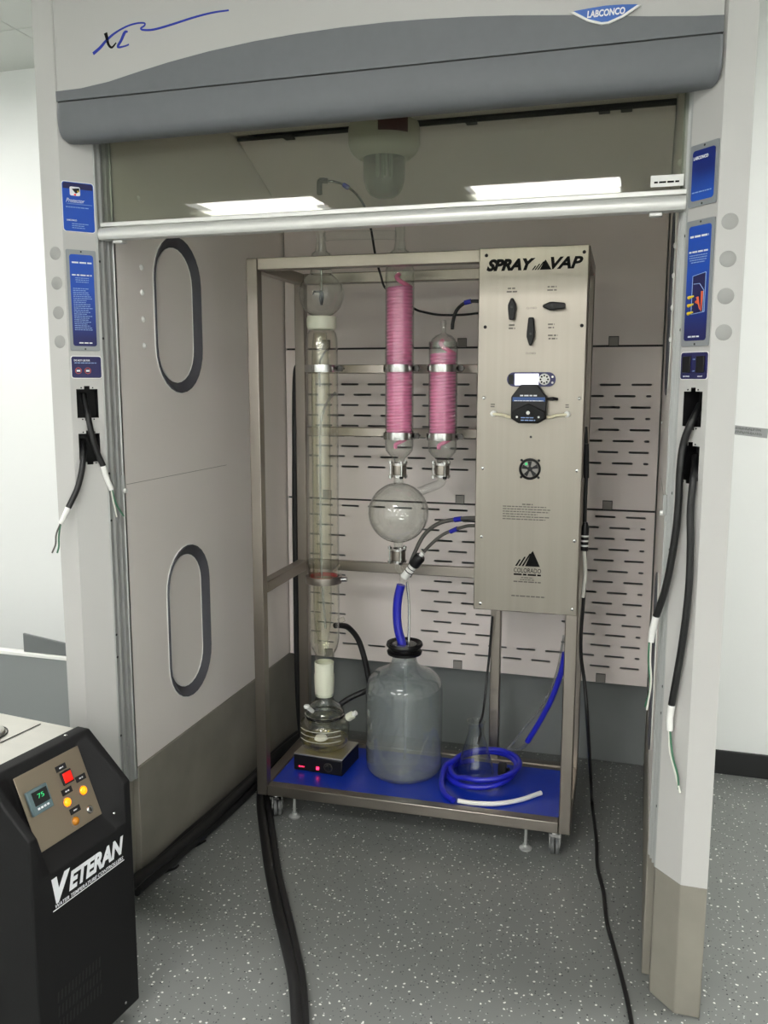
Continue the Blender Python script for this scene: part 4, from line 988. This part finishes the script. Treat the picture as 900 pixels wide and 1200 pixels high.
rtube('hose_band', rp([(528, 623, .278), (536, 619.5, .265)]), .0085, 'blue_tube', 'blue band around the lower grey hose beside the cabinet', 'band', 1)
rtube('black_hose', rp([(562, 353, .24), (552, 353, .24), (543, 356, .245), (535, 364, .255), (531, 376, .265), (530, 386, .27)]), .0062, 'cord', 'black hose hooking down from the cabinet to the short condenser top', 'hose')
rtube('hose_band', rp([(544.5, 354.8, .243), (552, 353, .24)]), .0085, 'blue_tube', 'blue band around the black hose above the short condenser', 'band', 1)
rtube('black_hose', rp([(561, 367, .30), (540, 369, .32), (515, 369, .34), (498, 366, .345), (486, 362, .345), (470, 350, .345), (452, 338, .345), (446, 322, .33), (440, 300, .33), (435, 270, .33), (428, 244, .325), (418, 228, .31), (404, 217, .295), (392, 213, .285), (383, 212, .278)]), .0042, 'cord', 'thin black hose looping behind the tall condenser up to the elbow', 'hose')
rtube('hose_band', rp([(402, 216, .2935), (409, 220.5, .300)]), .0085, 'blue_tube', 'dark blue band on the thin hose under the hood lamp', 'band', 1)
rtube('elbow_fitting', rp([(384, 212, .278), (377, 211.5, .274), (374.5, 214, .272), (374.5, 228, .272)]), .010, 'grey_tube', 'grey elbow fitting on top of the left glass riser', 'fitting', 3)
rtube('power_cord', rp([(577, 722, .42), (574, 760, .42), (570, 800, .40), (567, 828, .36), (565, 840, .322), (562, 848, .315), (563, 860, .312), (560, 872, .31)]), .0045, 'cord', 'thin black wire hanging from the cabinet into the conical flask', 'cord')
rtube('blue_hose', rp([(662, 765, .16), (657, 790, .17), (645, 822, .19), (630, 850, .22), (618, 869, .25)]), .010, 'blue_tube', 'blue hose hanging from the cabinet bottom behind the right leg', 'hose')
rtube('clear_hose', rp([(618, 869, .25), (612, 876, .26), (602, 879, .27), (594, 877, .28)]), .006, 'tube_clear', 'clear hose end curling from the blue hose above the tray', 'hose')
rtube('clear_hose', rp([(661, 745, .25), (652, 790, .26), (636, 826, .28), (615, 852, .30), (600, 872, .31), (596, 877, .30)]), .0045, 'tube_clear', 'thin clear hose hanging inside the right end of the rack', 'hose')
rtube('black_hose', rp([(393, 733, .312), (400, 733, .35), (409, 736, .39), (420, 750, .42), (428, 775, .43), (433, 800, .43), (436, 806, .42), (428, 810, .39), (416, 815, .37), (405, 821, .35), (398, 826, .338)]), .0115, 'rubber', 'thick black hose arching from the column behind the bottle to the flask', 'hose')
# upright black hose behind the rack
ps = [pix(u, v, (0, 1.25, 0), (0, 1, 0)) for u, v in ((357, 424), (350, 428), (346.5, 445), (346, 520), (346, 600), (347, 680), (348, 760), (350, 820), (352, 850))]
ps.append(Vector((ps[-1].x+.01, 1.25, .03)))
tag(MB().tube(ps, .0135, 12, 8).build('black_hose', 'rubber'), 'upright black hose standing between the rack and the back baffle', 'hose')
# cords beside the cabinet and across the floor
cpts = [pix(u, v, RO+RY*.10, RY) for u, v in ((686, 500), (687.5, 540), (686, 580), (685, 620), (686, 660), (684, 700), (681, 740), (681, 770))]
cpts += [pix(u, v, RO+RY*(.10-.02*i), RY) for i, (u, v) in enumerate(((685, 800), (688, 840), (690, 880)))]
fl = [pixz(u, v, .007) for u, v in ((690, 905), (694, 945), (699, 985), (700, 1015), (707, 1045), (711, 1080), (719, 1110), (727, 1140), (735, 1172), (741, 1205), (746, 1250))]
tag(MB().tube(cpts[:-1]+[cpts[-1].lerp(fl[1], .55)+Vector((0,0,.012)), fl[1]+Vector((0,0,.006))]+fl[2:], .006, 10, 8).build('power_cord', 'cord'), 'black power cord running from the cabinet across the floor to the viewer', 'cord')
kb = thing('inline_connector', 'black cord connector hanging beside the right edge of the cabinet', 'connector', tuple(pix(687, 640, RO+RY*.06, RY)))
a, b = pix(686, 612, RO+RY*.06, RY), pix(684.5, 645, RO+RY*.06, RY)
MB().tube([a, a+(b-a)*.2, b], [.007, .013, .013], 10).build('plug_body', 'black_plastic', kb)
for t in (.45, .62, .79): MB().tube([a+(b-a)*t, a+(b-a)*(t+.06)], .0138, 10).build('grip_ring', 'white_plastic', kb)
MB().tube([b, pix(686, 672, RO+RY*.06, RY), pix(683, 700, RO+RY*.06, RY)], .006, 8, 4).build('tail_wire', 'white_wire', kb)
MB().tube([pix(687, 520, RO+RY*.06, RY), pix(687, 560, RO+RY*.06, RY)], .009, 10).build('upper_plug', 'black_plastic', kb)
# floor hoses
def floor_hose(pts, r, m, label, z=None, group=None):
    return tag(MB().tube([pixz(u, v, (z or r)+.0005) for u, v in pts], r, 12, 8).build('floor_hose', m), label, 'hose', group)
floor_hose([(306, 915), (306, 945), (311, 985), (317, 1025), (326, 1068), (336, 1108), (345, 1150), (349, 1205), (350, 1260)], .017, 'rubber', 'left black floor hose snaking forward from under the rack')
floor_hose([(316, 915), (315, 945), (320, 985), (326, 1025), (335, 1064), (344, 1104), (353, 1148), (357, 1205), (358, 1260)], .013, 'rubber', 'right black floor hose lying beside its thicker twin before the rack')
for k, (du, dv, r_, z_, nm) in enumerate(((0, 0, .022, None, 'thick black hose lying on the floor along the left plinth'), (9, 3, .018, None, 'second black hose lying on the floor outside the thick one'), (4, -2, .017, .057, 'black hose resting on top of the two along the left plinth'))):
    base = [(150, 1040), (166, 1026), (190, 1008), (216, 985), (244, 960), (272, 934), (300, 908), (322, 886), (345, 866), (358, 858)]
    sc2 = [(u+du, v+dv+(math.sin(u*.05+k)*1.2)) for u, v in base]
    floor_hose(sc2, r_, 'rubber', nm, z_)
for k, (pts) in enumerate((((172, 1030), (188, 1024), (204, 1018), (209, 1014)), ((222, 995), (232, 990), (241, 985)))):
    tag(MB().tube([pixz(u, v, .004) for u, v in pts], .004, 6, 5).build('cable_tie_tail', 'cord'), ('long' if k == 0 else 'short')+' black tie tail sticking out from the hoses along the plinth', 'cable tie')

# ================================================================== PIGTAIL CORDS FROM THE OUTLET BOXES
def pigtail(s, pts, sleeve, wires, r, label):
    sg = 1 if s == 0 else -1
    nrm = Vector((sg*PC, -PB, 0)).normalized(); co = Vector((PA if s == 0 else W-PA, 0, 0))
    def q(u, v, off): return pix(u, v, co+nrm*off, nrm)
    P3 = [q(*p) for p in pts]; S3 = [q(*p) for p in sleeve]
    t = thing('pigtail_cord', label, 'cord', tuple(S3[-1]), 'cut power cords hanging from the hood posts')
    MB().tube(P3, r, 10, 8).build('jacket', 'cord', t)
    MB().tube(S3, [r*1.05, r*.9], 10, 3).build('tape_sleeve', 'white_plastic', t)
    for m, wp in wires: MB().tube([q(*p) for p in wp], .0024, 6, 6).build('wire', m, t)
o_ = .016
pigtail(0, [(98, 462, -.03), (101, 478, -.006), (104, 492, .012), (107, 507, o_), (113, 528, o_), (121, 546, o_)], [(121, 546, o_), (125, 560, o_), (131, 574, o_)],
        [('white_wire', [(130, 573, o_), (133, 588, o_), (137, 606, o_)]), ('green_wire', [(131, 573, o_), (136, 590, o_), (145, 605, o_)])], .0085, 'cut black cord hanging from the upper outlet hole of the left post')
pigtail(0, [(97, 516, -.03), (97.5, 528, -.004), (97, 542, .012), (95, 556, o_), (90, 574, o_), (80, 595, o_)], [(80, 595, o_), (76, 604, o_), (71, 614, o_)],
        [('grey_tube', [(71, 613, o_), (66, 626, o_), (65, 638, o_), (61, 648, o_)]), ('green_wire', [(71, 613, o_), (69, 628, o_), (69, 640, o_), (67, 648, o_)])], .0085, 'cut black cord hanging from the lower outlet hole of the left post')
pigtail(1, [(821, 474, -.03), (815, 486, -.004), (808, 500, .012), (801, 520, o_), (797, 550, .02), (795, 590, .02), (791, 630, .02), (781, 685, .02), (769, 722, .02)], [(769, 722, .02), (765, 738, .02), (763, 752, .02)],
        [('white_wire', [(763, 751, .02), (762, 775, .02), (763, 800, .02), (758, 832, .02)]), ('green_wire', [(761, 751, .02), (760, 775, .02), (762, 805, .02), (756, 828, .02)])], .0088, 'long black cord hanging from the upper outlet hole of the right post')
pigtail(1, [(815, 535, -.03), (814, 550, -.004), (812, 566, .012), (809, 600, o_), (809, 640, o_), (807, 690, o_), (800, 750, o_), (787, 826, o_)], [(787, 826, o_), (785, 842, o_), (785, 856, o_)],
        [('white_wire', [(784, 855, o_), (785, 880, o_), (791, 905, o_), (797, 929, o_)]), ('green_wire', [(785, 855, o_), (788, 885, o_), (794, 908, o_), (795, 925, o_)])], .0088, 'long black cord hanging from the lower outlet hole of the right post')

# ================================================================== TEMPERATURE CONTROL UNIT (foreground left)
ua = math.radians(7); UE = Vector((math.sin(ua), math.cos(ua), 0)); UN = Vector((math.cos(ua), -math.sin(ua), 0)); UPV = Vector((0,0,1))
UP0 = pixz(164, 1170, .05); UP0.z = 0
def U(e_, n_, z): return UP0+UE*e_+UN*n_+UPV*z
T = thing('temperature_controller', 'black fronted water temperature controller with lit indicator lamps', 'machine', tuple(U(-.16, -.35, 0)))
WD = .322
cv = MB()
A_ = [(0, .05), (0, .535), (0, .637), (-.112, .7425), (-.120, .750), (-.158, .750), (-.158, .05)]
B_ = [(0, .05), (0, .535), (-.042, .563), (-.110, .7355), (-.120, .750), (-.158, .750), (-.158, .05)]
cols = [(0, A_), (-.022, A_), (-.058, B_), (-WD+.058, B_), (-WD+.022, A_), (-WD, A_)]
vs = [U(e_, n_, z) for e_, pr_ in cols for n_, z in pr_]; k = 7; fs = []
for i in range(len(cols)-1): fs += [(i*k+j, i*k+(j+1) % k, (i+1)*k+(j+1) % k, (i+1)*k+j) for j in range(k)]
fs += [tuple(range(k)), tuple(range(5*k, 6*k))]
cover = cv.add(vs, fs).build('front_cover', 'black_matte', T, bevel=.005, angle=60, seg=3)
cb = MB()
cb.obox(U(-WD/2, -.45, .398), UE, UN, UPV, WD/2-.003, .291, .346)
cb.build('body', 'steel_top', T, bevel=.003)
for e_, n_ in ((-.04, -.06), (-WD+.04, -.06), (-.04, -.68), (-WD+.04, -.68)):
    MB().lathe([(0, -.012), (.020, -.012), (.0245, -.008), (.0245, .008), (.020, .012), (0, .012)], U(e_, n_, .0252), 20, UE, UPV, UN).build('wheel', 'rubber', T)
# steel instrument panel in the recess
th_ = math.radians(22.0); pu_ = (UPV*math.cos(th_)-UN*math.sin(th_)); pn = UN*math.cos(th_)+UPV*math.sin(th_)
pO = U(-WD/2, -.110, .7355)-pu_*.093+pn*.0055
ip = MB().obox(pO, UE, pu_, pn, .0985, .087, .001).build('instrument_panel', 'unit_panel', T, bevel=.0008)
def Q(e_, t): return pO+UE*(e_+WD/2)+pu_*(t+.093)+pn*.001
# temperature display
dp = Q(-.218, -.074)
ds = MB().obox(dp+pn*.004, UE, pu_, pn, .030, .028, .004).build('temperature_display', 'teal_bezel', ip, bevel=.002)
MB().obox(dp+pn*.0085+pu_*.006+UE*.003, UE, pu_, pn, .0215, .0155, .0008).build('display_window', 'black', ds, smooth=False)
text('display_digits', '75', 'led_green', ds, dp+pn*.0094+pu_*.009+UE*.003, UE, pu_, .018, .010)
for k in range(4): MB().obox(dp+pn*.0085-pu_*.017+UE*(-.012+.009*k), UE, pu_, pn, .0028, .0022, .0008).build('display_key', 'print_white', ds, smooth=False)
def tagplate(e_, t):
    tp_ = MB().obox(Q(e_, t)+pn*.0008, UE, pu_, pn, .0155, .0068, .0008).build('name_tag', 'black', ip, smooth=False)
    fine_print('fine_print', 'print_white', tp_, Q(e_, t)+pn*.0012-UE*.006, UE, pu_, .012, 1, .01, .003, int(-e_*1000))
tagplate(-.131, -.034); tagplate(-.087, -.078); tagplate(-.137, -.089); tagplate(-.133, -.137)
sw_ = MB().obox(Q(-.125, -.060)+pn*.0025, UE, pu_, pn, .0155, .0155, .0025).build('power_switch', 'black', ip, bevel=.001)
MB().obox(Q(-.125, -.060)+pn*.0055, UE, pu_, pn, .0125, .0115, .002).build('switch_rocker', 'red_lit', sw_, bevel=.0015)
for e_, t, m in ((-.093, -.107, 'amber'), (-.147, -.112, 'amber'), (-.143, -.160, 'amber_off')):
    lm = MB().lathe([(0, .009), (.006, .008), (.0095, .004), (.0102, 0), (0, 0)], Q(e_, t), 20, UE, pu_, pn).build('indicator_lamp', m, ip)
    MB().lathe([(.0104, 0), (.0125, 0), (.0125, .002), (.0104, .002)], Q(e_, t), 20, UE, pu_, pn, closed=True).build('lamp_ring', 'unit_panel', lm)
kl = MB().lathe([(0, .004), (.0075, .004), (.010, .001), (.010, 0), (0, 0)], Q(-.093, -.155), 20, UE, pu_, pn).build('key_lock', 'chrome', ip)
MB().obox(Q(-.093, -.155)+pn*.0043, UE, pu_, pn, .0012, .005, .0004).build('key_slot', 'black', kl, smooth=False)
screw(T, U(-.042, -.018, .5665)+UN*.0, pn, .004, 'chrome', 'cover_screw', .003)
screw(T, U(-.052, 0, .075), UN, .004, 'chrome', 'cover_screw', .002)
for e_ in (-.06, -.27): screw(T, U(e_, -.140, .750), UPV, .0045, 'chrome', 'top_screw', .002)
# name on the front
text('lettering', 'V', 'print_white', cover, U(-.240, 0, .491), UE, UPV, .056, .062, shear=.25, bold=.06, lift=.0006)
text('lettering', 'ETERAN', 'print_white', cover, U(-.127, 0, .489), UE, UPV, .182, .044, shear=.25, bold=.045, lift=.0006)
text('lettering', 'WATER TEMPERATURE CONTROLLERS', 'print_white', cover, U(-.150, 0, .4545), UE, UPV, .222, .0085, shear=.2, bold=.01, lift=.0006)
MB().obox(U(-.152, .0007, .4470), UE, UPV, UN, .116, .0010, .0003).build('underline', 'print_white', cover, smooth=False)
vn = MB()
for rz in (.24, .205, .17):
    for i in range(13): vn.obox(U(-.135-.011*i, .0003, rz), (UE*.9+UPV*.2).normalized(), (UPV*.98+UE*.1).normalized(), UN, .0024, .0125, .0004)
vn.build('vent_slots', 'black', cover, smooth=False)['kind'] = 'stuff'
# filler cap and latch line on the steel top
cp = MB().lathe([(0, .012), (.038, .012), (.045, .008), (.047, 0), (0, 0)], U(-.125, -.335, .7445), 28, UE, UN, UPV).build('filler_cap', 'steel_top', T)
MB().tube([U(-.125, -.335, .758)+(UE*math.cos(k*PI/12)+UN*math.sin(k*PI/12))*.052-UPV*.012 for k in range(20)], .0015, 6).build('cap_wire', 'groove', cp)
MB().obox(U(-.105, -.26, .7452), UE, UN, UPV, .085, .0012, .0006).build('top_seam', 'groove', T, smooth=False)
